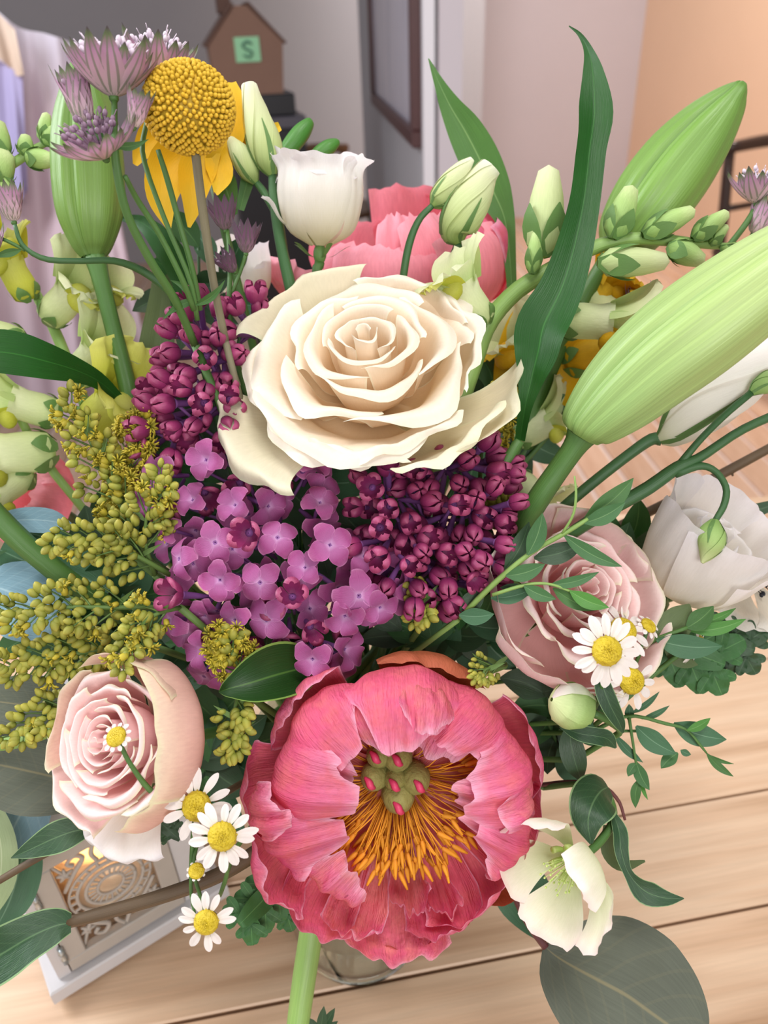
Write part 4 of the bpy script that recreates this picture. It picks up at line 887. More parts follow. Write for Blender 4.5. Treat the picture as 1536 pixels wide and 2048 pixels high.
lily('lily_bud', 'huge pale green lily bud reaching in from the right edge', [(1163, 868, 0.345, 40), (1178, 848, 0.343, 58), (1232, 796, 0.338, 80), (1308, 728, 0.33, 95), (1402, 656, 0.322, 101), (1515, 572, 0.315, 93), (1610, 500, 0.31, 74), (1710, 430, 0.305, 38), (1745, 405, 0.303, 6)],
     M['lily_big'], 'lily buds', [(1168, 862, 0.345, 36), (1150, 892, 0.346, 24), (1118, 938, 0.35, 22), (1078, 996, 0.355, 23), (1040, 1060, 0.365, 22)], M['stem'])
# tall dark lily leaf and a broad back leaf: leaves on their own stems
def leaf_stem(name, label, cat, rows, kw, mat, base=None, rad=0.0025, smat=None, group=None, extra=()):
    e = P(*rows[-1][:3] if base is None else base)
    t = thing(name, label, cat, e, group); part(t, 'blade', ribbon(rows, **kw), mat)
    for rws, k2, m2 in extra: part(t, 'blade', ribbon(rws, **k2), m2)
    part(t, 'stem', MB().tube(to_vase(e), rad, 7, 16), smat or M['stem']); return t
leaf_stem('lily_leaf', 'long dark glossy strap leaf with a hooked tip, upright right of centre', 'leaf', [(1138, 52, 0.372, 1), (1160, 70, 0.370, 4), (1177, 102, 0.368, 9), (1186, 150, 0.366, 21), (1189, 225, 0.364, 35), (1179, 300, 0.362, 32), (1168, 400, 0.36, 31), (1147, 500, 0.357, 37), (1122, 580, 0.354, 44), (1088, 650, 0.352, 53), (1076, 705, 0.352, 46), (1062, 760, 0.354, 26), (1050, 815, 0.358, 14), (1040, 880, 0.37, 10)], dict(fold=0.28, nu=12, tilt=(0, 0, 10, 25, 10, -10, -22, 0, 0)), M['lily_leaf'])
leaf_stem('lily_leaf', 'pointed grey-green leaf rising behind the pair of lisianthus buds', 'leaf', [(857, 117, 0.44, 1), (880, 170, 0.442, 11), (902, 215, 0.444, 22), (930, 262, 0.446, 34), (960, 320, 0.448, 39), (988, 385, 0.45, 35), (1010, 440, 0.452, 20), (1020, 520, 0.455, 12), (1025, 600, 0.46, 9)], dict(fold=0.2, nu=10), leaf_mat('back_leaf', '#3f6a2a', '#507c36', rib='#7a9e5c', trans=0.15))

# ------------------------------------------------------------------ lilac
def petal_unit(L=0.46, wd=0.27, z0=0.0, lift=0.10, curl=-0.10, cup=0.06):
    t = np.linspace(0, 1, 8); s_ = np.linspace(-1, 1, 7)
    w = wd * np.sin(np.pi * np.clip(t, 0, 1) ** 0.8) ** 0.5 * (0.40 + 0.60 * t ** 0.5); w[0] = 0.035; w[-1] = 0.42 * wd
    G = np.zeros((8, 7, 3))
    G[..., 0] = (0.03 + L * t)[:, None] - 0.03 * (s_**2)[None] * t[:, None]; G[..., 1] = w[:, None] * s_[None]
    G[..., 2] = (z0 + lift * np.sin(t * 2.2) + curl * t**3)[:, None] + cup * (s_**2)[None] * np.sin(np.pi * t)[:, None]
    return MB().grid(G)
def lobe_unit(op):
    """one lobe of a lilac bud: a plump teaspoon, open 0 shut .. 1 half open."""
    t = np.linspace(0, 1, 8); s_ = np.linspace(-1, 1, 7)
    r = np.interp(t, [0, 0.25, 0.6, 0.85, 1], [0.05, 0.17, 0.20 + 0.10 * op, 0.15 + 0.22 * op, 0.03 + 0.25 * op]); z = np.interp(t, [0, 0.25, 0.6, 0.85, 1], [0, 0.06, 0.26, 0.38, 0.42 - 0.06 * op])
    a = (0.78 * np.array([0.8, 1.0, 1.0, 1.0, 1.0, 0.95, 0.8, 0.35]))[:, None] * s_[None]
    rr = r[:, None] * (1 - 0.16 * (s_**2)[None])
    G = np.stack([rr * np.cos(a), rr * np.sin(a), z[:, None] - 0.05 * (s_**2)[None] * t[:, None]], -1); return MB().grid(G)
ZERO = (0, 0, 0)
mP = [petal_unit().mesh('lilac_petal', M['lilac']), petal_unit(0.44, 0.25, 0.0, 0.16, -0.05, 0.09).mesh('lilac_petal', M['lilac']), petal_unit(0.47, 0.28, 0.0, 0.04, -0.22, 0.03).mesh('lilac_petal', M['lilac'])]
mL = [lobe_unit(0).mesh('lilac_lobe', M['lilac_bud']), lobe_unit(0.35).mesh('lilac_lobe', M['lilac_bud']), lobe_unit(0.8).mesh('lilac_lobe', M['lilac_bud'])]
_t = MB(); _t.lathe(np.zeros(3), EZ, [(0.04, -0.75), (0.055, -0.5), (0.05, -0.2), (0.075, 0.0), (0.04, 0.004), (0.012, -0.02)], 8); mT = _t.mesh('lilac_tube', M['lilac_tube'])
_t = MB(); _t.lathe(np.zeros(3), EZ, [(0.035, -0.6), (0.055, -0.3), (0.07, 0.0), (0.10, 0.04), (0.01, 0.10)], 8); mTb = _t.mesh('lilac_bud_tube', M['lilac_tube'])

def lilac(label, zones, axis, seed, fixed=()):
    """zones: (cx, cy, rx, ry, kind, depth, bulge, spacing). Each floret: a tube with four petals or lobes."""
    r = random.Random(seed); e = P(*axis[-1][:3])
    root = thing('lilac', label, 'lilac', e, 'lilac panicles'); o0 = ORIG[root.name]
    part(root, 'stem', pxstem(axis, 8), M['stem_dark']); part(root, 'lower_stem', MB().tube(to_vase(e), 0.003, 8, 16), M['stem_dark'])
    ax = np.array(axis, float); axc = crom(np.array([P(*a[:3]) for a in axis]), np.linspace(0, 1, 40)); cnt = 0
    pts = []
    def near(x, y, d): return any((x - p[0]) ** 2 + (y - p[1]) ** 2 < (0.5 * (d + p[2])) ** 2 for p in pts)
    todo = []
    for f in fixed: todo.append(f); pts.append((f[0], f[1], f[4] * 0.85))
    for layer in (0, 1):
        if layer: pts2 = pts; pts = []
        for (cx, cy, rx, ry, kind, z0, bulge, sp) in zones:
            for _ in range(500):
                a = r.uniform(0, 6.283); q = math.sqrt(r.random()); x, y = cx + rx * q * math.cos(a), cy + ry * q * math.sin(a)
                spx = sp * (1.0 if layer else 0.88)
                if near(x, y, spx) or ((x - 742) / 285) ** 2 + ((y - 752) / 185) ** 2 < 1 or ((x - 530) / 75) ** 2 + ((y - 850) / 85) ** 2 < 1: continue
                pts.append((x, y, spx)); k = kind
                if kind == 'mix': k = 'open' if r.random() < 0.5 else 'half'
                z = z0 - bulge * math.sqrt(max(0, 1 - q * q)) + (0.011 if layer else 0) + r.uniform(-0.003, 0.003)
                todo.append((x, y, z, (math.cos(a) * q * 1.0, -math.sin(a) * q * 1.0), 0, k))
    for (x, y, z, nx, sz, k) in todo:
        if cnt >= 292: break
        cnt += 1
        d = camdir(nx[0] + r.uniform(-0.25, 0.25), nx[1] + r.uniform(-0.2, 0.3), 0.95)
        size = (sz or {'open': r.uniform(86, 104), 'half': r.uniform(56, 68), 'bud': r.uniform(48, 60)}[k]) * z / F
        if k != 'open': size *= 2.0 if k == 'bud' else 1.6
        loc = P(x, y, z) - o0
        fl_ = inst('floret' if k == 'open' else 'flower_bud', mT if k == 'open' else mTb, root, loc, quat_to(d, r.uniform(0, 6.28)), size)
        me = r.choice(mP) if k == 'open' else (mL[0] if k == 'bud' and r.random() < 0.6 else mL[1] if k == 'bud' else mL[2])
        for j in range(4):
            inst('petal', me, fl_, (0, 0, 0.0 if k == 'open' else 0.04), Quaternion((0, 0, 1), j * math.pi / 2 + r.uniform(-0.06, 0.06)), 1.0)
    for k in range(46):                                      # little branches from the panicle's axis to the florets
        x, y, z = todo[int(k * len(todo) / 46)][:3]; p1 = P(x, y, z + 0.012)
        p0 = axc[min(np.argmin(np.linalg.norm(axc - p1, axis=1)) + 4, 39)]
        part(root, 'branchlet', MB().tube([p0, (p0 + p1) / 2 + np.array([0, 0, -0.003]), p1], 0.0009, 5, 6), M['lilac_tube'])
    return root
O_ = 'open'
lilac('purple lilac panicle left of and below the cream rose, dark buds at its top', [
    (500, 655, 42, 52, 'bud', 0.39, 0.012, 38), (415, 700, 70, 84, 'bud', 0.388, 0.022, 39), (430, 800, 96, 80, 'bud', 0.385, 0.022, 41), (350, 850, 66, 66, 'bud', 0.39, 0.018, 44),
    (360, 940, 80, 66, 'mix', 0.388, 0.02, 56), (460, 920, 100, 80, 'half', 0.375, 0.012, 54), (420, 985, 130, 80, O_, 0.372, 0.018, 60), (560, 985, 120, 90, O_, 0.372, 0.016, 60),
    (440, 1120, 110, 120, O_, 0.368, 0.026, 58), (590, 1100, 130, 110, O_, 0.368, 0.026, 58), (390, 1220, 66, 90, O_, 0.374, 0.018, 58), (430, 1310, 50, 50, O_, 0.376, 0.012, 58),
    (570, 1220, 120, 70, 'mix', 0.372, 0.018, 54), (710, 1180, 100, 80, O_, 0.366, 0.024, 58), (630, 1295, 60, 40, O_, 0.368, 0.016, 58)],
    [(490, 620, 0.40, 3), (470, 760, 0.40, 5), (500, 950, 0.395, 7), (560, 1130, 0.39, 8), (600, 1260, 0.40, 8), (640, 1350, 0.42, 8)], 21, fixed=(
    (430, 1085, 0.342, (-.15, .1), 92, O_), (660, 1090, 0.341, (.1, .1), 100, O_), (718, 1192, 0.339, (.15, -.1), 104, O_), (690, 1232, 0.343, (0, -.3), 92, O_), (412, 920, 0.353, (-.1, .2), 92, O_),
    (520, 1165, 0.342, (-.1, 0), 92, O_), (440, 1160, 0.343, (-.2, 0), 92, O_), (625, 1318, 0.348, (0, -.55), 92, O_), (585, 1195, 0.341, (0, .1), 64, 'half'), (555, 1075, 0.346, (.1, .2), 88, O_),
    (610, 1135, 0.344, (.1, .1), 88, O_), (365, 1190, 0.350, (-.5, 0), 72, 'half'), (405, 1300, 0.362, (-.4, -.3), 90, O_), (470, 1010, 0.350, (-.1, .2), 86, O_), (760, 1215, 0.345, (.3, -.2), 84, O_),
    (385, 1000, 0.356, (-.3, .1), 80, O_), (500, 1065, 0.346, (0, .1), 70, 'half'), (640, 1005, 0.356, (.2, .4), 82, O_), (345, 1060, 0.362, (-.5, .1), 70, O_), (470, 1240, 0.352, (-.2, -.2), 84, O_)))
B_ = 'bud'
lilac('purple lilac panicle of mostly closed magenta buds right of centre, below the rose', [
    (890, 930, 96, 62, B_, 0.378, 0.02, 40), (790, 1000, 70, 80, B_, 0.372, 0.022, 42), (930, 1010, 90, 70, B_, 0.372, 0.022, 40), (800, 1090, 84, 80, B_, 0.366, 0.022, 41), (915, 1100, 90, 66, B_, 0.368, 0.022, 40),
    (845, 1170, 90, 42, B_, 0.368, 0.016, 40), (770, 930, 50, 40, 'half', 0.382, 0.012, 50), (940, 1160, 40, 30, B_, 0.37, 0.012, 40), (995, 1005, 30, 26, B_, 0.372, 0.012, 40), (985, 1080, 30, 26, B_, 0.37, 0.012, 40), (985, 940, 30, 30, B_, 0.376, 0.01, 42)],
    [(950, 900, 0.395, 3), (900, 990, 0.39, 5), (850, 1080, 0.39, 7), (790, 1200, 0.40, 8), (760, 1320, 0.42, 8)], 22, fixed=(
    (1018, 1008, 0.354, (.9, .1), 50, B_), (990, 1085, 0.352, (.9, 0), 54, B_), (940, 1150, 0.352, (.5, -.5), 54, 'half'), (905, 1010, 0.346, (.2, .1), 52, B_), (760, 1055, 0.346, (-.2, 0), 54, B_), (745, 975, 0.352, (-.3, .2), 58, 'half')))

# ------------------------------------------------------------------ goldenrod
_b = MB(); _b.lathe(np.zeros(3), EZ, [(0.05, 0), (0.30, 0.12), (0.42, 0.42), (0.40, 0.75), (0.24, 1.05), (0.03, 1.2)], 7, mod=lambda p, th: 1 + 0.06 * np.cos(5 * th)[None] * np.ones((len(p), 1))); mGB = _b.mesh('goldenrod_bud', M['gold_bud'])
_b = MB(); _b.lathe(np.zeros(3), EZ, [(0.05, 0), (0.30, 0.15), (0.36, 0.55), (0.30, 0.9)], 7)
for k in range(8):
    a = k * 0.785; d = np.array([math.cos(a), math.sin(a), 0]); _b.tube([d * 0.24 + EZ * 0.8, d * 0.5 + EZ * 1.15, d * 0.85 + EZ * 1.2], [0.08, 0.12, 0.05], 4, 5)
mGO = _b.mesh('goldenrod_floret', M['gold_open'])
def goldenrod(label, main, nb, bl, seed, opened=0.1, size=20.0, group='goldenrod plumes', per=6, droop=0.25, cap=298, stem_ok=True, spread=1.0):
    r = random.Random(seed); mp = np.array(main, float); e = P(*main[0][:3])
    nb = max(6, int(nb * 0.72)); root = thing('goldenrod', label, 'goldenrod', e, group); o0 = ORIG[root.name]
    part(root, 'stem', pxstem([(m[0], m[1], m[2], m[3]) for m in main], 6), M['gold_stem'])
    if stem_ok: part(root, 'lower_stem', MB().tube(to_vase(e), 0.0018, 6, 12), M['gold_stem'])
    br = MB(); cnt = 0
    def bud(px, py, z, dx, dy):
        nonlocal cnt
        if cnt >= cap: return
        cnt += 1
        d = camdir(dx + r.uniform(-.35, .35), -dy + r.uniform(-.35, .35), 0.35 + r.uniform(-.3, .5)); op = r.random() < opened
        inst('floret' if op else 'bud', mGO if op else mGB, root, P(px, py, z) - o0, quat_to(d, r.uniform(0, 6)), size * r.uniform(0.8, 1.15) * z / F)
    for k in range(nb):
        t = 0.12 + 0.86 * (k + 0.5) / nb; c = crom(mp[:, :3], np.array([t]))[0]; c2 = crom(mp[:, :3], np.array([min(t + 0.04, 1)]))[0]
        d = c2[:2] - c[:2]; d = d / (np.linalg.norm(d) + 1e-9) if np.linalg.norm(d) > 1e-6 else np.array([0, -1.0])
        side = 1 if k % 2 else -1; n = np.array([-d[1], d[0]]) * side
        L = bl * (1 - 0.65 * t) * r.uniform(0.8, 1.2); ang = r.uniform(0.5, 0.95) * spread
        q = []; pos = c[:2].copy(); dirv = d * math.cos(ang) + n * math.sin(ang); zz = c[2]
        dz = r.uniform(-0.010, 0.004) * L / 70
        m = 6
        for j in range(m + 1):
            q.append((pos[0], pos[1], zz)); pos = pos + dirv * L / m; dirv = dirv + np.array([0, droop * 0.16]) + d * 0.05; dirv /= np.linalg.norm(dirv); zz += dz / m
        br.tube([P(*x) for x in q], [2.2 * c[2] / F] * 4 + [1.6 * c[2] / F] * 3, 4, 9)
        q = np.array(q)
        for j in range(per):
            f = 0.28 + 0.75 * (j + r.random() * 0.4) / per; x = crom(q, np.array([min(f, 1)]))[0]
            sd = 1 if j % 2 else -1; pn = np.array([-dirv[1], dirv[0]]) * sd
            bud(x[0] + pn[0] * 7, x[1] + pn[1] * 7, x[2] - 0.001, dirv[0] * 0.6 + pn[0] * 0.9, dirv[1] * 0.6 + pn[1] * 0.9)
        bud(q[-1][0], q[-1][1], q[-1][2], dirv[0], dirv[1])
    part(root, 'branchlets', br, M['gold_stem'], stuff=True)
    for k in range(4):                                      # narrow leaves under the branches
        t = 0.1 + 0.2 * k; c = crom(mp[:, :3], np.array([t]))[0]; sd = 1 if k % 2 else -1
        part(root, 'leaf', ribbon(lf((c[0], c[1]), (c[0] + sd * 40 + r.uniform(-10, 10), c[1] - 30 + r.uniform(-15, 15)), c[2] + 0.003, c[2], 5, 'lance'), fold=0.3, nu=4), M['gold_stem'])
    return root
Z = 0.352
goldenrod('goldenrod plume with opening florets, topmost on the left beside the snapdragons', [(300, 1120, 0.375, 6), (235, 1000, 0.37, 5), (190, 900, 0.365, 4), (130, 800, 0.36, 2)], 15, 84, 31, 0.35, per=7)
goldenrod('goldenrod plume leaning on the lilac, above the middle of its left side', [(310, 1150, 0.37, 6), (290, 1080, 0.362, 4), (300, 1010, 0.356, 3), (330, 960, 0.352, 2)], 13, 74, 32, 0.15, per=8)
goldenrod('goldenrod plume between the olive leaf and the lilac, brightest yellow of the left ones', [(260, 1110, 0.385, 5), (255, 1010, 0.382, 4), (262, 920, 0.38, 3), (275, 845, 0.378, 2)], 14, 62, 33, 0.75, per=7)
goldenrod('goldenrod plume crossing over the blue eucalyptus leaf', [(340, 1150, 0.37, 6), (270, 1110, 0.36, 5), (200, 1085, 0.354, 3), (110, 1070, 0.35, 2)], 16, 80, 34, 0.05)
goldenrod('long goldenrod plume reaching the left edge at mid height', [(320, 1215, 0.37, 6), (220, 1215, 0.358, 5), (120, 1215, 0.35, 4), (10, 1225, 0.346, 2)], 20, 84, 35, 0.05)
goldenrod('goldenrod plume above the pink rose pointing to the left edge', [(300, 1290, 0.375, 6), (200, 1300, 0.362, 5), (110, 1315, 0.354, 4), (10, 1335, 0.35, 2)], 20, 78, 36, 0.05)
goldenrod('low goldenrod plume left of the pink rose, tip drooping at the edge', [(200, 1380, 0.372, 5), (140, 1410, 0.362, 4), (80, 1435, 0.356, 3), (24, 1480, 0.352, 2)], 14, 62, 37, 0.02)
goldenrod('short goldenrod plume draped over the top of the pink rose', [(360, 1215, 0.352, 5), (310, 1230, 0.342, 4), (270, 1270, 0.336, 3), (235, 1330, 0.333, 2)], 13, 56, 38, 0.2)
goldenrod('goldenrod tip above the curled dark leaf, yellow and opening', [(500, 1370, 0.36, 5), (475, 1330, 0.352, 4), (460, 1300, 0.349, 3), (450, 1272, 0.347, 2)], 10, 52, 39, 0.6, per=6)
goldenrod('goldenrod tip hanging between the pink rose and the peony', [(480, 1380, 0.35, 5), (470, 1420, 0.344, 4), (475, 1460, 0.341, 3), (462, 1510, 0.339, 2)], 12, 42, 40, 0.02, per=6)
goldenrod('goldenrod plume with tiny star florets beside the rose guard petal', [(960, 960, 0.40, 5), (965, 890, 0.395, 4), (985, 830, 0.392, 3), (1025, 770, 0.39, 2)], 12, 62, 41, 0.7, per=6)
goldenrod('small goldenrod cluster right of the magenta lilac buds', [(960, 1090, 0.40, 4), (985, 1050, 0.396, 3), (1000, 1010, 0.394, 3), (1020, 975, 0.392, 2)], 10, 46, 42, 0.1, per=7)
goldenrod('small goldenrod cluster under the lilac buds, above the peony', [(880, 1200, 0.37, 4), (860, 1195, 0.362, 3), (845, 1205, 0.358, 3), (838, 1240, 0.355, 2)], 9, 50, 43, 0.0, per=7)
goldenrod('little goldenrod tip lying on the peony beside the right pink rose', [(1010, 1330, 0.37, 4), (985, 1335, 0.35, 3), (970, 1340, 0.345, 3), (965, 1350, 0.343, 2)], 7, 40, 44, 0.0, per=6, size=13)

# ------------------------------------------------------------------ yellow button flower
co = P(378, 216, 0.315); cs = 0.315 / F; cax = camdir(0.08, 0.55, 0.8)
cr_ = thing('button_flower', 'round golden yellow button flower on a grey-brown stalk', 'button flower', P(392, 312, 0.32))
part(cr_, 'core', MB().ell(co, cax, 82 * cs, 76 * cs, 20, 14), M['ball'])
kb = MB()
for k in range(900):
    zc_ = 1 - 2 * (k + 0.5) / 900; a = k * 2.39996; rr = math.sqrt(1 - zc_ * zc_)
    d = np.array([rr * math.cos(a), rr * math.sin(a), zc_]) + nr.normal(0, 0.018, 3); d = nrm(d); dd = cax * d[2] * 0.93 + (cR * d[0] + cU * d[1]) * 0
    x1 = nrm(np.cross(cax, cR)); x2 = np.cross(cax, x1); off = (x1 * d[0] + x2 * d[1]) * 83 * cs + cax * d[2] * 77 * cs
    if off @ nrm(cC - co) < -40 * cs: continue
    kb.lathe(co + off, nrm(off), [(2.4 * cs, -3 * cs), (4.6 * cs, 2 * cs), (5.0 * cs, 6 * cs), (3.2 * cs, 9.5 * cs), (0.4 * cs, 10.5 * cs)], 6)
part(cr_, 'florets', kb, M['ball'], stuff=True)
part(cr_, 'stem', pxstem([(390, 296, 0.318, 9), (400, 380, 0.325, 9), (414, 480, 0.335, 9), (428, 570, 0.345, 8), (450, 680, 0.36, 8)], 8), M['stem_grey'])
part(cr_, 'lower_stem', MB().tube(to_vase(P(450, 680, 0.36)), 0.0017, 6, 14), M['stem_grey'])

# ------------------------------------------------------------------ astrantia
def bract_head(root, c, z, ax, size, n=13, openness=0.6, mat='bract', pins='pin', npin=40, seed=0, length=1.0, name='flower_head'):
    """umbel of pins in a collar of pointed bracts; c is the base of the head."""
    O = P(c[0], c[1], z); A, X, Y = frame(camdir(*ax)); s = z / F; r = random.Random(seed)
    hd = part(root, name, MB().ell(O, A, 0.07 * size * s, 0.07 * size * s, 8, 6), M['stem'])
    t = np.linspace(0, 1, 9); sv = np.linspace(-1, 1, 7)
    for k in range(n):
        a = 6.283 * k / n + r.uniform(-0.1, 0.1); d = X * math.cos(a) + Y * math.sin(a); sd = np.cross(A, d)
        L = size * length * r.uniform(0.9, 1.08) * (1.0 if k % 2 else 0.94)
        rr = L * (openness * np.sin(t * 1.25) ** 0.9); hh = L * (math.sqrt(max(0.05, 1 - openness**2)) * t ** (1.0 + 0.4 * openness))
        w = size * 0.20 * np.sin(np.pi * t ** 0.72) ** 0.8 * (1 - 0.2 * t); w[0] = 0.03 * size; w[-1] = 0.004 * size
        G = O + (d[None, None] * (rr[:, None] - 0.0 * sv[None])[..., None] + A * (hh[:, None] + 0)[..., None] + sd * (w[:, None] * sv[None])[..., None] + (A * (1 - openness) - d * 0.35)[None, None] * 0 + (A * openness - d * (1 - openness))[None, None] * (0.30 * (sv**2)[None] * w[:, None])[..., None]) * 1.0 * 1.0 if False else \
            O + s * (d * rr[:, None, None] + A * hh[:, None, None] + sd * (w[:, None] * sv[None])[..., None] + (A * openness - d * (1 - openness)) * (0.35 * (sv**2)[None] * w[:, None])[..., None])
        part(root, 'bract', MB().grid(G), M[mat], parent=hd)
    pm = MB()
    for k in range(npin):
        q = math.sqrt((k + 0.5) / npin); a = k * 2.4; d = X * math.cos(a) + Y * math.sin(a)
        L = size * length * r.uniform(0.62, 0.85) * (0.9 if openness > 0.5 else 0.8)
        tp = O + s * L * nrm(A * 1.0 + d * q * openness * 1.15) ; pm.tube([O + (tp - O) * 0.25, tp], 0.012 * size * s, 4, 4); pm.ell(tp, nrm(tp - O), 0.045 * size * s, 0.06 * size * s, 6, 5)
        if k % 3 == 0: pm.tube([tp, tp + nrm(nrm(tp - O) + d * 0.3) * 0.16 * size * s], 0.008 * size * s, 4, 4)
    if npin: part(root, 'pins', pm, M[pins], parent=hd, stuff=True)
    return hd
zA = 0.30
at = thing('astrantia', 'mauve and white astrantia sprig, tallest flower at the top left', 'astrantia', P(290, 520, 0.33))
bract_head(at, (228, 196, ), zA, (0.02, 0.96, 0.30), 142, 15, 0.72, 'bract', 'pin', 60, 1)
bract_head(at, (172, 250), zA + 0.004, (-0.22, 0.95, 0.2), 118, 12, 0.32, 'bract', 'pin_dark', 10, 2)
bract_head(at, (268, 256), zA - 0.002, (0.30, 0.9, 0.3), 82, 11, 0.36, 'bract', 'pin_dark', 8, 3)
bract_head(at, (212, 318), zA + 0.006, (-0.25, 0.72, 0.62), 118, 14, 0.86, 'bract', 'pin_dark', 44, 4)
bract_head(at, (318, 170), zA + 0.03, (0.10, 0.9, 0.35), 120, 14, 0.72, 'bract', 'pin', 44, 5)
part(at, 'stem', pxstem([(229, 196, zA, 6), (229, 270, zA, 7), (234, 340, 0.303, 9), (255, 430, 0.312, 9), (300, 520, 0.325, 9), (350, 600, 0.34, 9), (390, 690, 0.36, 8)], 8), M['stem'])
part(at, 'lower_stem', MB().tube(to_vase(P(390, 690, 0.36)), 0.002, 6, 14), M['stem'])
for rows in ([(172, 250, 0.304, 5), (200, 275, 0.302, 6), (226, 296, 0.302, 6)], [(268, 256, 0.298, 4), (250, 274, 0.30, 5), (232, 294, 0.302, 6)], [(318, 172, 0.33, 4), (290, 260, 0.325, 5), (288, 320, 0.325, 5), (330, 440, 0.33, 5), (380, 560, 0.34, 5), (395, 640, 0.35, 5)],
             [(250, 352, 0.305, 5), (275, 400, 0.315, 6), (320, 470, 0.325, 6), (365, 560, 0.335, 6), (388, 620, 0.345, 6)], [(316, 300, 0.325, 5), (335, 360, 0.328, 6), (360, 450, 0.332, 6), (385, 540, 0.34, 6), (400, 620, 0.35, 6)]):
    part(at, 'branch', pxstem(rows, 6), M['stem'])
for b_, t_ in (((230, 292), (298, 278)), ((228, 296), (165, 262)), ((230, 300), (245, 266)), ((395, 600), (325, 640)), ((392, 610), (450, 560)), ((390, 600), (340, 560))):
    part(at, 'leaflet', ribbon(lf(b_, t_, 0.30 if b_[1] < 400 else 0.345, 0.30 if b_[1] < 400 else 0.34, 8, 'lance', 0.1), fold=0.3, nu=6), M['mid_leaf'])
a2 = thing('astrantia', 'dusky astrantia sprig between the yellow flower stalk and white lisianthus', 'astrantia', P(480, 640, 0.38))
bract_head(a2, (452, 462), 0.385, (-0.15, 0.97, 0.2), 74, 12, 0.5, 'bract_dark', 'pin_dark', 16, 6)
bract_head(a2, (492, 508), 0.375, (0.05, 0.97, 0.2), 74, 12, 0.46, 'bract_dark', 'pin_dark', 14, 7)
bract_head(a2, (470, 545), 0.38, (-0.5, 0.7, 0.5), 58, 10, 0.5, 'bract_dark', 'pin_dark', 8, 17)
part(a2, 'stem', pxstem([(455, 460, 0.385, 4), (460, 540, 0.38, 5), (458, 610, 0.38, 5), (465, 700, 0.39, 5)], 6), M['stem']); part(a2, 'branch', pxstem([(492, 508, 0.375, 4), (478, 550, 0.378, 4), (462, 590, 0.38, 4)], 6), M['stem'])
part(a2, 'lower_stem', MB().tube(to_vase(P(465, 700, 0.39)), 0.0015, 6, 12), M['stem'])
a3 = thing('astrantia', 'purple astrantia sprig at the left edge with its stem arching over the lily stem', 'astrantia', P(200, 525, 0.36))
bract_head(a3, (28, 445), 0.335, (-0.15, 0.95, 0.2), 88, 12, 0.42, 'bract', 'pin_dark', 12, 8)
bract_head(a3, (-20, 520), 0.335, (-0.1, 0.9, 0.4), 80, 12, 0.6, 'bract', 'pin', 20, 9)
part(a3, 'stem', pxstem([(28, 444, 0.335, 4), (45, 490, 0.336, 5), (90, 518, 0.338, 6), (160, 522, 0.342, 6), (230, 522, 0.35, 7), (290, 545, 0.36, 8), (345, 590, 0.365, 8), (385, 660, 0.375, 7)], 6), M['stem_dark'])
part(a3, 'branch', pxstem([(-20, 470, 0.336, 4), (10, 480, 0.336, 4), (50, 500, 0.337, 4)], 6), M['stem'])
part(a3, 'leaflet', ribbon(lf((42, 500), (-20, 515), 0.336, 0.334, 8, 'lance'), fold=0.3), M['mid_leaf']); part(a3, 'leaflet', ribbon(lf((300, 548), (262, 526), 0.36, 0.355, 6, 'lance'), fold=0.3), M['dark_leaf'])
part(a3, 'lower_stem', MB().tube(to_vase(P(385, 660, 0.375)), 0.0016, 6, 12), M['stem_dark'])
a4 = thing('astrantia', 'open purple and white astrantia at the right edge above the huge lily bud', 'astrantia', P(1450, 495, 0.40))
bract_head(a4, (1512, 408), 0.40, (-0.12, 0.95, 0.3), 92, 13, 0.66, 'bract', 'pin', 26, 10)
bract_head(a4, (1505, 470), 0.405, (0.4, 0.85, 0.3), 80, 12, 0.5, 'bract', 'pin_dark', 6, 11)
part(a4, 'stem', pxstem([(1514, 410, 0.40, 5), (1490, 450, 0.402, 6), (1455, 495, 0.408, 6), (1400, 560, 0.415, 6), (1300, 700, 0.42, 6)], 6), M['stem']); part(a4, 'lower_stem', MB().tube(to_vase(P(1300, 700, 0.42)), 0.0016, 6, 12), M['stem'])
a5 = thing('astrantia', 'dark spiky astrantia head half hidden behind the huge lily bud', 'astrantia', P(1290, 650, 0.43))
bract_head(a5, (1285, 648), 0.43, (0.15, 0.9, 0.4), 92, 14, 0.62, 'bract_dark', 'pin_dark', 24, 12); part(a5, 'stem', MB().tube(to_vase(P(1285, 648, 0.43)), 0.0016, 6, 14), M['stem'])

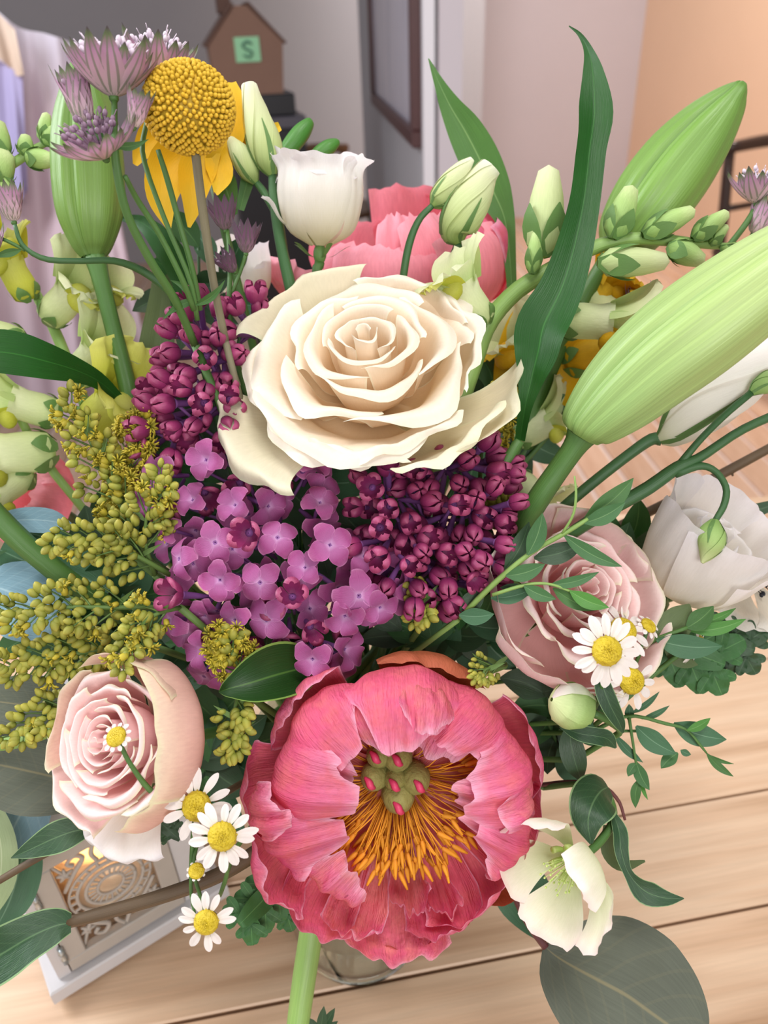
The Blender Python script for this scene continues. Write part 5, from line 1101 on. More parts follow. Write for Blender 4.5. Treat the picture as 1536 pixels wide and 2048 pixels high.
# ------------------------------------------------------------------ snapdragons
def snap_flower(root, b, d2, z, size, depth_dir=0.2, mats=('snap', 'snap_y'), roll=0.0, seed=0, openn=1.0, parent=None):
    """two-lipped floret: calyx at pixel b, tube along image direction d2, ruffled upper and lower lips."""
    s = z / F * size; D = camdir(d2[0], -d2[1], depth_dir); up = cU - D * (cU @ D); up = nrm(up) if np.linalg.norm(up) > 0.2 else nrm(cf - D * (cf @ D))
    q = Quaternion(Vector(D), math.radians(roll)); up = np.array(q @ Vector(up)); sd = np.cross(D, up); O = P(b[0], b[1], z)
    fl = part(root, 'floret', MB().lathe(O, D, [(0.10 * s, 0), (0.20 * s, 0.06 * s), (0.22 * s, 0.25 * s), (0.21 * s, 0.45 * s), (0.25 * s, 0.62 * s)], 14, X=up), M[mats[0]], parent=None)
    fl_parent = fl
    r = np.random.RandomState(seed)
    v = np.linspace(0, 1, 10); u = np.linspace(-1, 1, 9)
    for k, (c, a0, spread, L, cur, w, mt) in enumerate(((1, -24, 26, 0.62, 1.5, 0.34, 0), (1, 24, 26, 0.62, 1.5, 0.34, 0), (-1, -42, 26, 0.50, 1.6, 0.26, 0), (-1, 42, 26, 0.50, 1.6, 0.26, 0), (-1, 0, 20, 0.46, 1.7, 0.24, 1))):
        a = math.radians(a0 if c > 0 else 180 + a0); R0 = up * math.cos(a) + sd * math.sin(a); S0 = np.cross(D, R0)
        ang = cur * openn * v * (0.8 if c > 0 else 1.0); st = L / 9 * s
        p = np.zeros((10, 3)); p[0] = O + D * 0.56 * s + R0 * 0.19 * s
        for i in range(1, 10): p[i] = p[i - 1] + (D * math.cos(ang[i]) + R0 * math.sin(ang[i])) * st
        nn = np.array([R0 * math.cos(x) - D * math.sin(x) for x in ang])
        ww = w * s * (0.55 + 0.6 * np.sin(np.pi * (0.15 + 0.7 * v))); ww[-1] *= 0.55
        ruf = 0.05 * s * v[:, None] ** 2 * np.sin(7 * u + r.rand() * 6)[None]
        G = p[:, None] + S0 * (ww[:, None] * u[None])[..., None] + nn[:, None] * (-0.10 * s * (u**2)[None] * (1 - v[:, None]) + ruf)[..., None]
        part(root, 'petal', MB().grid(G), M[mats[mt]], parent=fl)
    pal = O + D * 0.62 * s - up * 0.17 * s
    part(root, 'palate', MB().ell(pal, nrm(D - up * 0.6), 0.20 * s, 0.13 * s, 12, 8), M[mats[1]], parent=fl)
    for k in range(5):
        a = k * 1.2566; R0 = up * math.cos(a) + sd * math.sin(a); S0 = np.cross(D, R0); v2 = np.linspace(0, 1, 6); u2 = np.linspace(-1, 1, 5)
        G = O + (D * (v2 * 0.26 - 0.03)[:, None, None] + R0 * ((0.10 + 0.14 * np.sin(v2 * 1.8)))[:, None, None]) * s + S0 * s * (0.10 * np.sin(np.pi * (0.12 + 0.86 * v2))[:, None] * u2[None])[..., None]
        part(root, 'sepal', MB().grid(G), M['calyx'], parent=fl)
    return fl
def snap_bud(root, b, d2, z, L, w, depth_dir=0.15, mat='snap_bud'):
    D = camdir(d2[0], -d2[1], depth_dir); O = P(b[0], b[1], z); s = z / F
    fl = part(root, 'bud', MB().lathe(O, D, [(0.25 * w * s, 0), (0.9 * w * s, 0.15 * L * s), (w * s, 0.42 * L * s), (0.86 * w * s, 0.66 * L * s), (0.70 * w * s, 0.80 * L * s), (0.55 * w * s, 0.93 * L * s), (0.04 * w * s, L * s)], 12, mod=lambda p, th: 1 + 0.07 * np.cos(2 * th)[None] * np.ones((len(p), 1))), M[mat])
    X = nrm(np.cross(D, cf)); Y = np.cross(D, X)
    for k in range(4):
        a = k * 1.57 + 0.5; R0 = X * math.cos(a) + Y * math.sin(a); S0 = np.cross(D, R0); v2 = np.linspace(0, 1, 6); u2 = np.linspace(-1, 1, 5)
        G = O + D * (v2 * 0.55 * L * s)[:, None, None] + R0 * ((0.3 + 0.85 * np.sin(v2 * 1.7)) * w * s)[:, None, None] + S0 * w * s * (0.75 * np.sin(np.pi * (0.12 + 0.86 * v2))[:, None] * u2[None])[..., None]
        part(root, 'sepal', MB().grid(G), M['calyx'], parent=fl)
    return fl
sr = thing('snapdragon', 'pale green snapdragon spike arching right behind the dark strap leaf', 'snapdragon', P(900, 860, 0.40))
part(sr, 'stem', pxstem([(900, 860, 0.40, 20), (945, 730, 0.395, 20), (975, 650, 0.39, 19), (1030, 585, 0.388, 18), (1105, 538, 0.386, 17), (1180, 498, 0.384, 15), (1260, 478, 0.382, 13), (1350, 482, 0.38, 11), (1440, 492, 0.38, 7), (1475, 488, 0.38, 4)], 10), M['stem_pale'])
snap_flower(sr, (968, 650), (-0.55, -0.80), 0.385, 150, 0.25, seed=1, roll=10)
snap_bud(sr, (1085, 515), (0.05, -1), 0.383, 178, 36, 0.1, 'snap')
snap_bud(sr, (1064, 548), (0.1, -1), 0.380, 90, 15, 0.1, 'snap_bud')
snap_bud(sr, (1195, 525), (1, 0.02), 0.378, 140, 30, 0.1, 'snap')
snap_flower(sr, (1120, 640), (0.95, 0.10), 0.40, 165, 0.2, ('snap', 'yellow'), 0, 3, 0.8)
snap_bud(sr, (1225, 478), (0.35, -1), 0.378, 108, 26)
snap_bud(sr, (1285, 470), (0.95, -0.42), 0.376, 110, 23)
snap_bud(sr, (1385, 478), (0.75, -0.55), 0.376, 84, 19)
snap_bud(sr, (1335, 490), (0.8, 0.45), 0.376, 80, 24)
snap_bud(sr, (1420, 490), (0.6, -0.7), 0.378, 50, 12)
snap_bud(sr, (1440, 494), (0.9, 0.35), 0.378, 60, 13)
part(sr, 'lower_stem', MB().tube(to_vase(P(900, 860, 0.40)), 0.004, 8, 14), M['stem_pale'])
sy = thing('snapdragon', 'yellow snapdragon florets glowing between the strap leaf and huge lily bud', 'snapdragon', P(1100, 820, 0.45), 'snapdragon spikes')
part(sy, 'stem', pxstem([(1210, 560, 0.45, 10), (1160, 680, 0.45, 11), (1100, 820, 0.45, 12)], 8), M['stem'])
for b_, d_, sz_, sd_, mm in (((1165, 640), (0.55, -0.75), 130, 4, ('yellow', 'yellow')), ((1130, 730), (0.75, -0.25), 160, 5, ('yellow', 'yellow')), ((1080, 770), (-0.6, -0.75), 150, 6, ('snap', 'yellow')), ((1030, 880), (0.75, -0.4), 130, 7, ('snap', 'snap_y')), ((1030, 950), (0.4, 0.4), 110, 8, ('snap', 'snap_y'))):
    snap_flower(sy, b_, d_, 0.445, sz_, 0.3, mm, 0, sd_)
for rows in ([(1180, 580, 0.442, 12), (1212, 572, 0.44, 24), (1250, 572, 0.438, 24), (1282, 576, 0.438, 8)], [(1110, 800, 0.446, 30), (1150, 740, 0.442, 44), (1190, 690, 0.44, 42), (1222, 660, 0.44, 12)], [(1000, 780, 0.45, 14), (1012, 720, 0.448, 22), (1028, 660, 0.446, 20), (1040, 610, 0.446, 6)]):
    part(sy, 'petal', ribbon(rows, cup=0.3, nu=10, wav=0.08, seed=3), M['yellow'])
part(sy, 'petal', ribbon([(1120, 610, 0.44, 26), (1165, 612, 0.436, 40), (1210, 630, 0.432, 44), (1245, 655, 0.43, 28), (1258, 675, 0.43, 5)], cup=-0.5, nu=12, wav=0.05, seed=4), M['snap'])
part(sy, 'lower_stem', MB().tube(to_vase(P(1100, 820, 0.45)), 0.003, 8, 14), M['stem'])
sl = thing('snapdragon', 'lemon yellow snapdragon spike on the far left behind the lily stem and goldenrod', 'snapdragon', P(240, 1000, 0.43), 'snapdragon spikes')
part(sl, 'stem', pxstem([(240, 1000, 0.43, 13), (200, 880, 0.43, 13), (150, 760, 0.43, 12), (100, 640, 0.43, 11), (40, 540, 0.43, 10), (-30, 470, 0.43, 9)], 8), M['stem_pale'])
for b_, d_, sz_, sd_, ro in (((95, 640), (0.72, -0.55), 150, 11, 0), ((60, 600), (-0.3, -0.7), 130, 12, 10), ((50, 690), (-0.75, -0.2), 150, 13, 0), ((150, 760), (0.65, -0.6), 150, 14, 0), ((175, 850), (0.55, -0.35), 170, 15, 0), ((110, 900), (-0.7, 0.1), 190, 16, 0), ((120, 830), (-0.75, -0.2), 150, 17, 0), ((220, 930), (0.35, 0.25), 120, 18, 0), ((60, 940), (-0.5, 0.5), 140, 19, 0), ((190, 640), (0.5, -0.7), 110, 20, 0), ((30, 530), (-0.3, -0.4), 110, 21, 0)):
    snap_flower(sl, b_, d_, 0.422 + 0.002 * (sd_ % 3), sz_, 0.35, ('snap_y', 'snap_y') if sd_ % 3 == 0 else ('snap', 'snap_y'), ro, sd_)
part(sl, 'lower_stem', MB().tube(to_vase(P(240, 1000, 0.43)), 0.003, 8, 14), M['stem_pale'])
s3 = thing('snapdragon', 'snapdragon tip with fuzzy green buds at the upper left edge', 'snapdragon', P(-40, 380, 0.40), 'snapdragon spikes')
part(s3, 'stem', pxstem([(-60, 420, 0.40, 10), (-10, 355, 0.40, 9), (40, 318, 0.40, 9), (80, 292, 0.40, 7), (106, 282, 0.40, 4)], 8), M['stem_pale'])
for b_, d_, L, w in (((88, 290), (0.75, -0.75), 50, 16), ((86, 285), (0.2, -1), 58, 14), ((50, 312), (0.1, -1), 42, 16), ((52, 316), (0.98, 0.12), 66, 20), ((-10, 330), (0.1, -1), 88, 30), ((-20, 370), (0.4, -0.6), 78, 30), ((5, 350), (0.3, 1), 50, 16)):
    snap_bud(s3, b_, d_, 0.398, L, w)
part(s3, 'lower_stem', MB().tube([P(-60, 420, 0.40), P(-20, 700, 0.42), P(150, 1000, 0.44)] + to_vase(P(300, 1250, 0.44))[1:], 0.0025, 8, 20), M['stem_pale'])

# ------------------------------------------------------------------ yellow lily-like flower behind the button flower
yf = thing('yellow_flower', 'bright yellow flower with drooping petals behind the button flower', 'flower', P(400, 330, 0.40))
for rows in ([(430, 330, 0.40, 22), (462, 270, 0.398, 26), (470, 210, 0.396, 22), (464, 165, 0.395, 8)], [(440, 330, 0.404, 18), (480, 270, 0.402, 22), (492, 210, 0.40, 20), (500, 180, 0.40, 6)], [(470, 300, 0.405, 12), (520, 272, 0.402, 18), (560, 252, 0.40, 8)],
             [(400, 290, 0.40, 26), (345, 320, 0.395, 40), (325, 390, 0.392, 34), (338, 460, 0.39, 4)], [(410, 300, 0.398, 30), (392, 350, 0.394, 36), (385, 410, 0.392, 20), (378, 455, 0.392, 3)], [(390, 290, 0.402, 20), (320, 270, 0.40, 34), (285, 300, 0.398, 20), (270, 330, 0.398, 5)], [(430, 300, 0.40, 20), (440, 350, 0.396, 26), (432, 390, 0.394, 4)]):
    part(yf, 'petal', ribbon(rows, cup=0.25, nu=10, wav=0.06, seed=len(rows)), M['yellow'])
part(yf, 'stem', MB().tube(to_vase(P(415, 320, 0.41)), 0.0025, 8, 18), M['stem'])
for rows in ([(470, 430, 0.41, 6), (450, 370, 0.408, 24), (436, 310, 0.405, 6)], [(480, 420, 0.41, 8), (500, 340, 0.408, 14), (512, 285, 0.405, 3)]):
    part(yf, 'leaf', ribbon(rows, fold=0.3), M['mid_leaf'])

# ------------------------------------------------------------------ lisianthus buds
def lis_bud(root, rows, stem_rows, seed=0, mat='lis_bud', sep=4):
    ax = np.array(rows, float); t = np.linspace(0, 1, 26); c = crom(np.array([P(*a[:3]) for a in ax]), t); w = np.maximum(crom((ax[:, 3] * ax[:, 2] / F).reshape(-1, 1), t)[:, 0], 2e-4)
    T = np.gradient(c, axis=0); T /= np.linalg.norm(T, axis=1)[:, None]; V = cC - c; V /= np.linalg.norm(V, axis=1)[:, None]; S = np.cross(T, V); S /= np.linalg.norm(S, axis=1)[:, None]; Nn = np.cross(S, T)
    bd = None
    for j in range(5):                                       # furled petals wound around each other
        th = np.linspace(-0.75, 0.75, 8); a = th[None] + j * 1.2566 + 2.2 * t[:, None] + seed
        pr = 1.0 + 0.10 * ((th + 0.75) / 1.5)[None] - 0.05
        G = c[:, None] + (w[:, None] * pr)[..., None] * (S[:, None] * np.sin(a)[..., None] + Nn[:, None] * np.cos(a)[..., None])
        o = part(root, 'bud' if bd is None else 'petal', MB().grid(G), M[mat], parent=bd); bd = bd or o
    for k in range(sep):
        a0 = seed + k * 1.57; ii = np.linspace(0, 0.55, 7); cc = crom(c, ii); wv = crom(w[:, None], ii)[:, 0] * 1.06; Sx, Nx = crom(S, ii), crom(Nn, ii)
        da = np.array([0.30, 0.26, 0.22, 0.17, 0.12, 0.07, 0.02])[:, None] * np.linspace(-1, 1, 4)[None] + a0
        part(root, 'sepal', MB().grid(cc[:, None] + (wv[:, None] * np.ones((1, 4)))[..., None] * (Sx[:, None] * np.sin(da)[..., None] + Nx[:, None] * np.cos(da)[..., None])), M['calyx'], parent=bd)
    part(root, 'stem', pxstem(stem_rows, 8), M['stem_dark']); return bd
l1 = thing('lisianthus', 'tall furled cream lisianthus bud with a smaller bud, right of the button flower', 'lisianthus', P(590, 640, 0.40), 'lisianthus buds')
lis_bud(l1, [(545, 352, 0.40, 8), (538, 325, 0.399, 27), (528, 285, 0.398, 34), (515, 240, 0.397, 28), (504, 200, 0.396, 20), (498, 172, 0.396, 16)], [(545, 350, 0.40, 9), (548, 400, 0.40, 10), (560, 480, 0.402, 11), (580, 570, 0.405, 12), (596, 640, 0.41, 11)], 0.3)
lis_bud(l1, [(512, 366, 0.404, 7), (500, 345, 0.402, 20), (482, 312, 0.40, 22), (464, 285, 0.40, 12), (452, 270, 0.40, 3)], [(512, 364, 0.404, 7), (528, 385, 0.403, 8), (548, 420, 0.402, 8)], 1.1)
part(l1, 'lower_stem', MB().tube(to_vase(P(596, 640, 0.41)), 0.0026, 8, 14), M['stem_dark'])
l2 = thing('lisianthus', 'pair of pale green lisianthus buds standing before the back peony', 'lisianthus', P(805, 640, 0.42), 'lisianthus buds')
lis_bud(l2, [(864, 412, 0.40, 6), (876, 400, 0.40, 20), (900, 370, 0.398, 24), (924, 340, 0.396, 18), (944, 318, 0.395, 6)], [(866, 410, 0.40, 6), (838, 440, 0.402, 7), (818, 490, 0.405, 8), (806, 560, 0.41, 8), (800, 640, 0.42, 8)], 0.8)
lis_bud(l2, [(918, 488, 0.405, 9), (912, 465, 0.404, 34), (928, 425, 0.40, 42), (950, 385, 0.398, 36), (968, 352, 0.396, 27), (982, 334, 0.395, 22)], [(918, 486, 0.405, 9), (905, 520, 0.408, 9), (890, 570, 0.41, 9), (870, 640, 0.42, 9)], 2.0)
part(l2, 'lower_stem', MB().tube(to_vase(P(805, 640, 0.42)), 0.0022, 8, 14), M['stem_dark'])
l3 = thing('lisianthus', 'half open mint white lisianthus bud under the huge lily bud', 'lisianthus', P(1100, 1010, 0.40), 'lisianthus buds')
lis_bud(l3, [(1318, 880, 0.385, 12), (1345, 862, 0.383, 34), (1400, 810, 0.38, 62), (1460, 760, 0.378, 64), (1515, 715, 0.376, 54), (1550, 690, 0.376, 48)], [(1322, 878, 0.385, 14), (1300, 880, 0.386, 12), (1250, 915, 0.388, 11), (1180, 970, 0.39, 11), (1110, 1030, 0.395, 11), (1040, 1100, 0.40, 11)], 0.6, 'white')
part(l3, 'lower_stem', MB().tube(to_vase(P(1040, 1100, 0.40)), 0.0026, 8, 14), M['stem_dark'])
l4 = thing('lisianthus', 'forking lisianthus stem on the right with a nodding green bud on a hooked stalk', 'lisianthus', P(1080, 1110, 0.39), 'lisianthus buds')
lis_bud(l4, [(1430, 1040, 0.352, 8), (1425, 1062, 0.351, 24), (1422, 1085, 0.35, 27), (1414, 1108, 0.35, 16), (1404, 1126, 0.35, 3)], [(1430, 1042, 0.352, 6), (1448, 1010, 0.354, 7), (1452, 975, 0.356, 7), (1430, 942, 0.358, 7), (1398, 932, 0.36, 8), (1350, 948, 0.362, 9)], 0.2, 'snap_bud')
lis_bud(l4, [(1502, 786, 0.36, 7), (1520, 772, 0.36, 18), (1545, 760, 0.36, 22), (1570, 750, 0.36, 8)], [(1502, 786, 0.36, 7), (1450, 830, 0.36, 7), (1400, 880, 0.36, 7), (1360, 928, 0.362, 8)], 0.2, 'snap_bud')
part(l4, 'stem', pxstem([(1560, 825, 0.36, 9), (1480, 862, 0.36, 9), (1400, 915, 0.361, 10), (1355, 935, 0.362, 13), (1290, 980, 0.365, 14), (1200, 1030, 0.37, 14), (1100, 1095, 0.385, 12)], 8), M['stem_dark'])
part(l4, 'lower_stem', MB().tube(to_vase(P(1100, 1095, 0.385)), 0.0028, 8, 14), M['stem_dark'])

# green seed pods by the white lisianthus
gp = thing('green_pod_sprig', 'sprig of two smooth green pods above the white lisianthus', 'sprig', P(545, 340, 0.42))
for rows in ([(556, 318, 0.42, 8), (578, 296, 0.42, 17), (602, 266, 0.42, 18), (620, 244, 0.42, 10), (624, 240, 0.42, 2)], [(618, 322, 0.42, 7), (636, 308, 0.42, 14), (658, 294, 0.42, 15), (674, 284, 0.42, 8), (678, 281, 0.42, 2)]):
    ax = np.array(rows); part(gp, 'pod', MB().tube([P(*a[:3]) for a in rows], [a[3] * a[2] / F for a in rows], 10, 22), M['bright_leaf'])
part(gp, 'stalk', pxstem([(545, 330, 0.422, 5), (580, 328, 0.42, 5), (618, 322, 0.42, 6)], 6), M['stem_pale']); part(gp, 'stalk', pxstem([(548, 345, 0.424, 5), (550, 325, 0.422, 5), (558, 316, 0.42, 6)], 6), M['stem_pale'])
part(gp, 'stem', MB().tube(to_vase(P(546, 345, 0.424)), 0.0018, 6, 16), M['stem'])

# ------------------------------------------------------------------ feverfew daisies
def daisy(root, c, z, R, ax, n=14, seed=0, miss=(), mat='daisy', plen=1.0, dr=0.42):
    O = P(c[0], c[1], z); A, X, Y = frame(camdir(*ax)); s = z / F; r = random.Random(seed)
    disc = part(root, 'flower_head', MB().lathe(O, A, [(0.10 * R * s, -0.18 * R * s), (dr * 0.9 * R * s, -0.06 * R * s), (dr * R * s, 0.04 * R * s), (dr * 0.92 * R * s, 0.15 * R * s), (dr * 0.66 * R * s, 0.25 * R * s), (dr * 0.3 * R * s, 0.28 * R * s), (0.002 * R * s, 0.25 * R * s)], 20), M['disc'])
    kb = MB()
    for k in range(90):
        q = math.sqrt((k + 0.5) / 90); a = k * 2.4; rr = dr * q; h = 0.27 * (1 - q**3) + 0.02
        d = X * math.cos(a) + Y * math.sin(a); kb.ell(O + (d * rr + A * h) * R * s, nrm(A + d * q), 0.030 * R * s, 0.035 * R * s, 5, 4)
    part(root, 'disc_florets', kb, M['disc'], parent=disc, stuff=True)
    t = np.linspace(0, 1, 9); u = np.linspace(-1, 1, 7)
    for k in range(n):
        if k in miss: continue
        a = 6.283 * k / n + r.uniform(-0.10, 0.10); d = X * math.cos(a) + Y * math.sin(a); sd = np.cross(A, d)
        L = R * plen * r.uniform(0.52, 0.64) * (0.8 if r.random() < 0.12 else 1); w = R * 0.135 * r.uniform(0.85, 1.15) * np.sin(np.pi * (0.10 + 0.82 * t ** 1.2)) ** 0.7
        w = np.where(t > 0.99, w * 0.5, w); tilt = r.uniform(-0.25, 0.12)
        rr = R * dr * 0.92 + L * t; hh = R * 0.02 + L * (tilt * t - 0.12 * t**2)
        G = O + s * (d * rr[:, None, None] + A * (hh[:, None] + (-0.10 * w[:, None] * np.cos(u * 7)[None] + 0.18 * w[:, None] * (u**2)[None]))[..., None] + sd * (w[:, None] * u[None])[..., None])
        part(root, 'petal', MB().grid(G), M[mat], parent=disc)
    for k in range(8):
        a = k * 0.785; d = X * math.cos(a) + Y * math.sin(a)
    part(root, 'involucre', MB().lathe(O, A, [(0.05 * R * s, -0.28 * R * s), (0.26 * R * s, -0.2 * R * s), (dr * 0.98 * R * s, -0.03 * R * s)], 14), M['calyx'], parent=disc)
    return disc
def lobed_leaf(root, b, tip, z0, z1, w, n=3, mat='lobed', seed=0, name='leaf'):
    """feverfew leaf: lobes with toothed ends on both sides of a midrib."""
    b = np.array(b, float); tip = np.array(tip, float); d = tip - b; L = np.linalg.norm(d); d /= L; nn = np.array([-d[1], d[0]]); r = random.Random(seed); mb = MB()
    def blade(p, q, za, zb, hw):
        k = ribbon([(p[0], p[1], za, hw * 0.35), (p[0] * .66 + q[0] * .34, p[1] * .66 + q[1] * .34, za * .66 + zb * .34, hw * 0.9), (p[0] * .33 + q[0] * .67, p[1] * .33 + q[1] * .67, za * .33 + zb * .67, hw), (q[0] * .93 + p[0] * .07, q[1] * .93 + p[1] * .07, zb, hw * 0.6), (q[0], q[1], zb, hw * 0.15)], fold=0.15, nu=6, wav=0.12, seed=r.randint(0, 99))
        mb.add(np.concatenate(k.V), quads=np.concatenate(k.Fq), uv=np.concatenate(k.UV))
    blade(b, tip, z0, z1, w * 0.30)
    for k in range(n):
        t = 0.22 + 0.55 * k / max(n - 1, 1); c = b + d * L * t; zc2 = z0 + (z1 - z0) * t
        for sd in (-1, 1):
            dv = d * 0.75 + nn * sd * 0.8; q = c + dv * w * (0.95 - 0.25 * k / n) * r.uniform(0.9, 1.1); blade(c, q, zc2 + 0.0006, zc2 + 0.002, w * 0.26)
            for e in (-1, 1):
                q2 = c + (dv * 0.62 + np.array([-dv[1], dv[0]]) * e * 0.42) * w * 0.95; blade(c + dv * w * 0.3, q2, zc2 + 0.0004, zc2 + 0.001, w * 0.13)
    return part(root, name, mb, M[mat])
f1 = thing('feverfew', 'feverfew sprig of three small daisies at the lower left before the lantern', 'daisy', P(470, 1700, 0.35), 'feverfew daisies')
daisy(f1, (394, 1612), 0.318, 74, (-0.05, 0.25, 0.95), 12, 1, dr=0.40)
daisy(f1, (445, 1672), 0.308, 70, (0.02, 0.10, 1.0), 14, 2)
daisy(f1, (413, 1843), 0.312, 60, (0.03, 0.02, 1.0), 12, 3, miss=(4,))
d_ = daisy(f1, (233, 1474), 0.312, 34, (-0.2, 0.55, 0.8), 12, 4, plen=0.6, dr=0.62)
daisy(f1, (393, 1742), 0.318, 26, (0.1, 0.5, 0.6), 9, 5, plen=0.35, dr=0.62)
for rows in ([(238, 1484, 0.314, 5), (262, 1530, 0.316, 5), (300, 1580, 0.32, 6), (345, 1612, 0.325, 5), (390, 1640, 0.33, 5)], [(445, 1680, 0.314, 4), (455, 1740, 0.325, 5), (440, 1790, 0.33, 4), (470, 1700, 0.345, 4)], [(413, 1850, 0.318, 4), (400, 1790, 0.322, 4), (388, 1745, 0.324, 4), (395, 1690, 0.33, 4), (430, 1660, 0.345, 4)], [(394, 1620, 0.324, 5), (385, 1680, 0.328, 5), (382, 1780, 0.326, 4), (390, 1830, 0.322, 3)]):
    part(f1, 'stem', pxstem(rows, 6), M['stem'])
lobed_leaf(f1, (580, 1745), (478, 1850), 0.372, 0.35, 72, 3, seed=1); lobed_leaf(f1, (600, 1760), (560, 1830), 0.385, 0.38, 60, 2, seed=2); lobed_leaf(f1, (420, 1590), (375, 1535), 0.335, 0.33, 26, 2, seed=3); lobed_leaf(f1, (360, 1680), (310, 1635), 0.36, 0.36, 40, 2, 'dark_leaf', seed=4)
part(f1, 'lower_stem', MB().tube(to_vase(P(470, 1700, 0.348), deep=False), 0.0012, 6, 12), M['stem'])
f2 = thing('feverfew', 'feverfew sprig on the right, one full daisy facing out and others behind it', 'daisy', P(1180, 1400, 0.37), 'feverfew daisies')
daisy(f2, (1213, 1302), 0.316, 76, (0.02, 0.12, 1.0), 16, 6, dr=0.40)
daisy(f2, (1262, 1362), 0.345, 64, (0.25, 0.05, 0.9), 11, 7, miss=(0, 1))
daisy(f2, (1245, 1262), 0.35, 66, (0.2, 0.55, 0.75), 12, 8)
daisy(f2, (1296, 1252), 0.355, 34, (0.4, 0.6, 0.6), 9, 9, plen=0.6, dr=0.5)
daisy(f2, (1392, 1290), 0.375, 50, (0.7, -0.3, 0.5), 10, 10)
for rows in ([(1213, 1310, 0.322, 4), (1205, 1370, 0.335, 5), (1185, 1430, 0.36, 5)], [(1262, 1368, 0.35, 4), (1235, 1410, 0.36, 5), (1190, 1450, 0.37, 5)], [(1295, 1258, 0.358, 4), (1270, 1330, 0.364, 4), (1220, 1420, 0.37, 4)], [(1388, 1290, 0.378, 4), (1330, 1330, 0.375, 5), (1250, 1400, 0.372, 5), (1190, 1450, 0.372, 5)]):
    part(f2, 'stem', pxstem(rows, 6), M['stem'])
lobed_leaf(f2, (1290, 1270), (1450, 1330), 0.39, 0.385, 92, 3, 'lobed', seed=5); lobed_leaf(f2, (1380, 1270), (1510, 1300), 0.395, 0.39, 74, 3, 'dark_leaf', seed=6); lobed_leaf(f2, (1200, 1420), (1110, 1360), 0.38, 0.375, 60, 3, 'dark_leaf', seed=7)
part(f2, 'lower_stem', MB().tube(to_vase(P(1185, 1440, 0.37), deep=False), 0.0014, 6, 12), M['stem'])

# ------------------------------------------------------------------ hellebore
h1 = thing('hellebore', 'pale green and cream hellebore bloom low on the right, cupped towards the left', 'hellebore', P(1200, 1560, 0.38))
hO = P(1150, 1716, 0.338); hfr = frame(camdir(-0.62, -0.22, 0.72)); hs = 0.338 / F
for k, (az, be, pr, ru) in enumerate(((-20, 40, [(8, -4), (64, 14), (108, 46), (132, 90), (132, 116)], 4), (60, 42, [(8, -4), (64, 18), (92, 60), (94, 108), (82, 124)], 3), (128, 38, [(8, -4), (64, 14), (100, 48), (116, 98), (124, 124)], 5), (196, 38, [(8, -4), (66, 10), (104, 38), (124, 80), (130, 104)], 5), (262, 40, [(8, -4), (64, 10), (98, 40), (116, 78), (116, 100)], 3))):
    part(h1, 'petal', cup_petal(hO, hfr, hs, az, pr, be, edge=0.20, ruf=ru, rf=2.0, seed=500 + k, nu=16, nv=14, wb=0.4, belly=6), M['hell'])
cm = MB()
for k in range(34):
    a = k * 2.4; q = math.sqrt((k + .5) / 34); d = hfr[1] * math.cos(a) + hfr[2] * math.sin(a); tp = hO + (hfr[0] * (52 + 16 * (k % 3)) + d * 38 * q) * hs; cm.tube([hO + d * 6 * q * hs, tp], 0.8 * hs, 4, 4); cm.ell(tp, hfr[0], 2.4 * hs, 3.4 * hs, 5, 4)
part(h1, 'stamens', cm, M['hell_c'], stuff=True)
for k in range(7):
    a = k * 0.9; d = hfr[1] * math.cos(a) + hfr[2] * math.sin(a); part(h1, 'nectary', MB().tube([hO + d * 18 * hs, hO + (d * 34 + hfr[0] * 16) * hs, hO + (d * 40 + hfr[0] * 30) * hs], [4 * hs, 6 * hs, 7 * hs], 7), M['hell_c'])
part(h1, 'stem', pxstem([(1168, 1714, 0.344, 8), (1204, 1678, 0.352, 9), (1226, 1640, 0.358, 8), (1222, 1602, 0.366, 7), (1200, 1570, 0.372, 6), (1150, 1568, 0.38, 6), (1090, 1575, 0.40, 6)], 8), M['stem'])
part(h1, 'leaf', ribbon([(1216, 1574, 0.368, 20), (1200, 1584, 0.36, 44), (1184, 1610, 0.352, 46), (1176, 1645, 0.348, 32), (1182, 1688, 0.348, 3)], fold=0.12, nu=10, cup=-0.2), M['hell_leaf'])
part(h1, 'leaf', ribbon([(1226, 1624, 0.358, 4), (1238, 1662, 0.352, 17), (1243, 1705, 0.35, 14), (1258, 1748, 0.348, 10), (1290, 1782, 0.346, 24), (1330, 1796, 0.345, 15), (1368, 1797, 0.345, 1)], fold=0.25, nu=10, tilt=(20, 35, 0, -20, 0, 0)), M['hell_leaf'])
part(h1, 'leaf', ribbon([(1215, 1650, 0.366, 8), (1218, 1700, 0.366, 16), (1245, 1730, 0.368, 12), (1290, 1722, 0.37, 2)], fold=0.2), M['olive_leaf'])
part(h1, 'lower_stem', MB().tube(to_vase(P(1090, 1575, 0.40), deep=False), 0.0018, 6, 12), M['stem'])
h2 = thing('hellebore', 'closed egg-shaped green hellebore bud beside the peony, below the right daisy', 'hellebore', P(1235, 1455, 0.36))
bO2 = P(1184, 1424, 0.345); bA = camdir(-0.86, 0.32, 0.30); bs2 = 0.345 / F
for k in range(5):
    th = np.linspace(-0.9, 0.9, 13); t = np.linspace(0, 1, 16); R_ = np.interp(t, [0, 0.2, 0.5, 0.8, 0.95, 1], [8, 36, 45, 36, 17, 4]) * bs2; Ax, Xx, Yx = frame(bA); a = th + k * 1.2566
    pr = 1 + 0.10 * ((th + 0.9) / 1.8) ** 2
    G = bO2 + bA * (t * 98 * bs2)[:, None, None] + (R_[:, None] * pr[None])[..., None] * (Xx * np.cos(a)[None, :, None] + Yx * np.sin(a)[None, :, None])
    part(h2, 'petal', MB().grid(G), M['snap_bud'] if k else M['hell'])
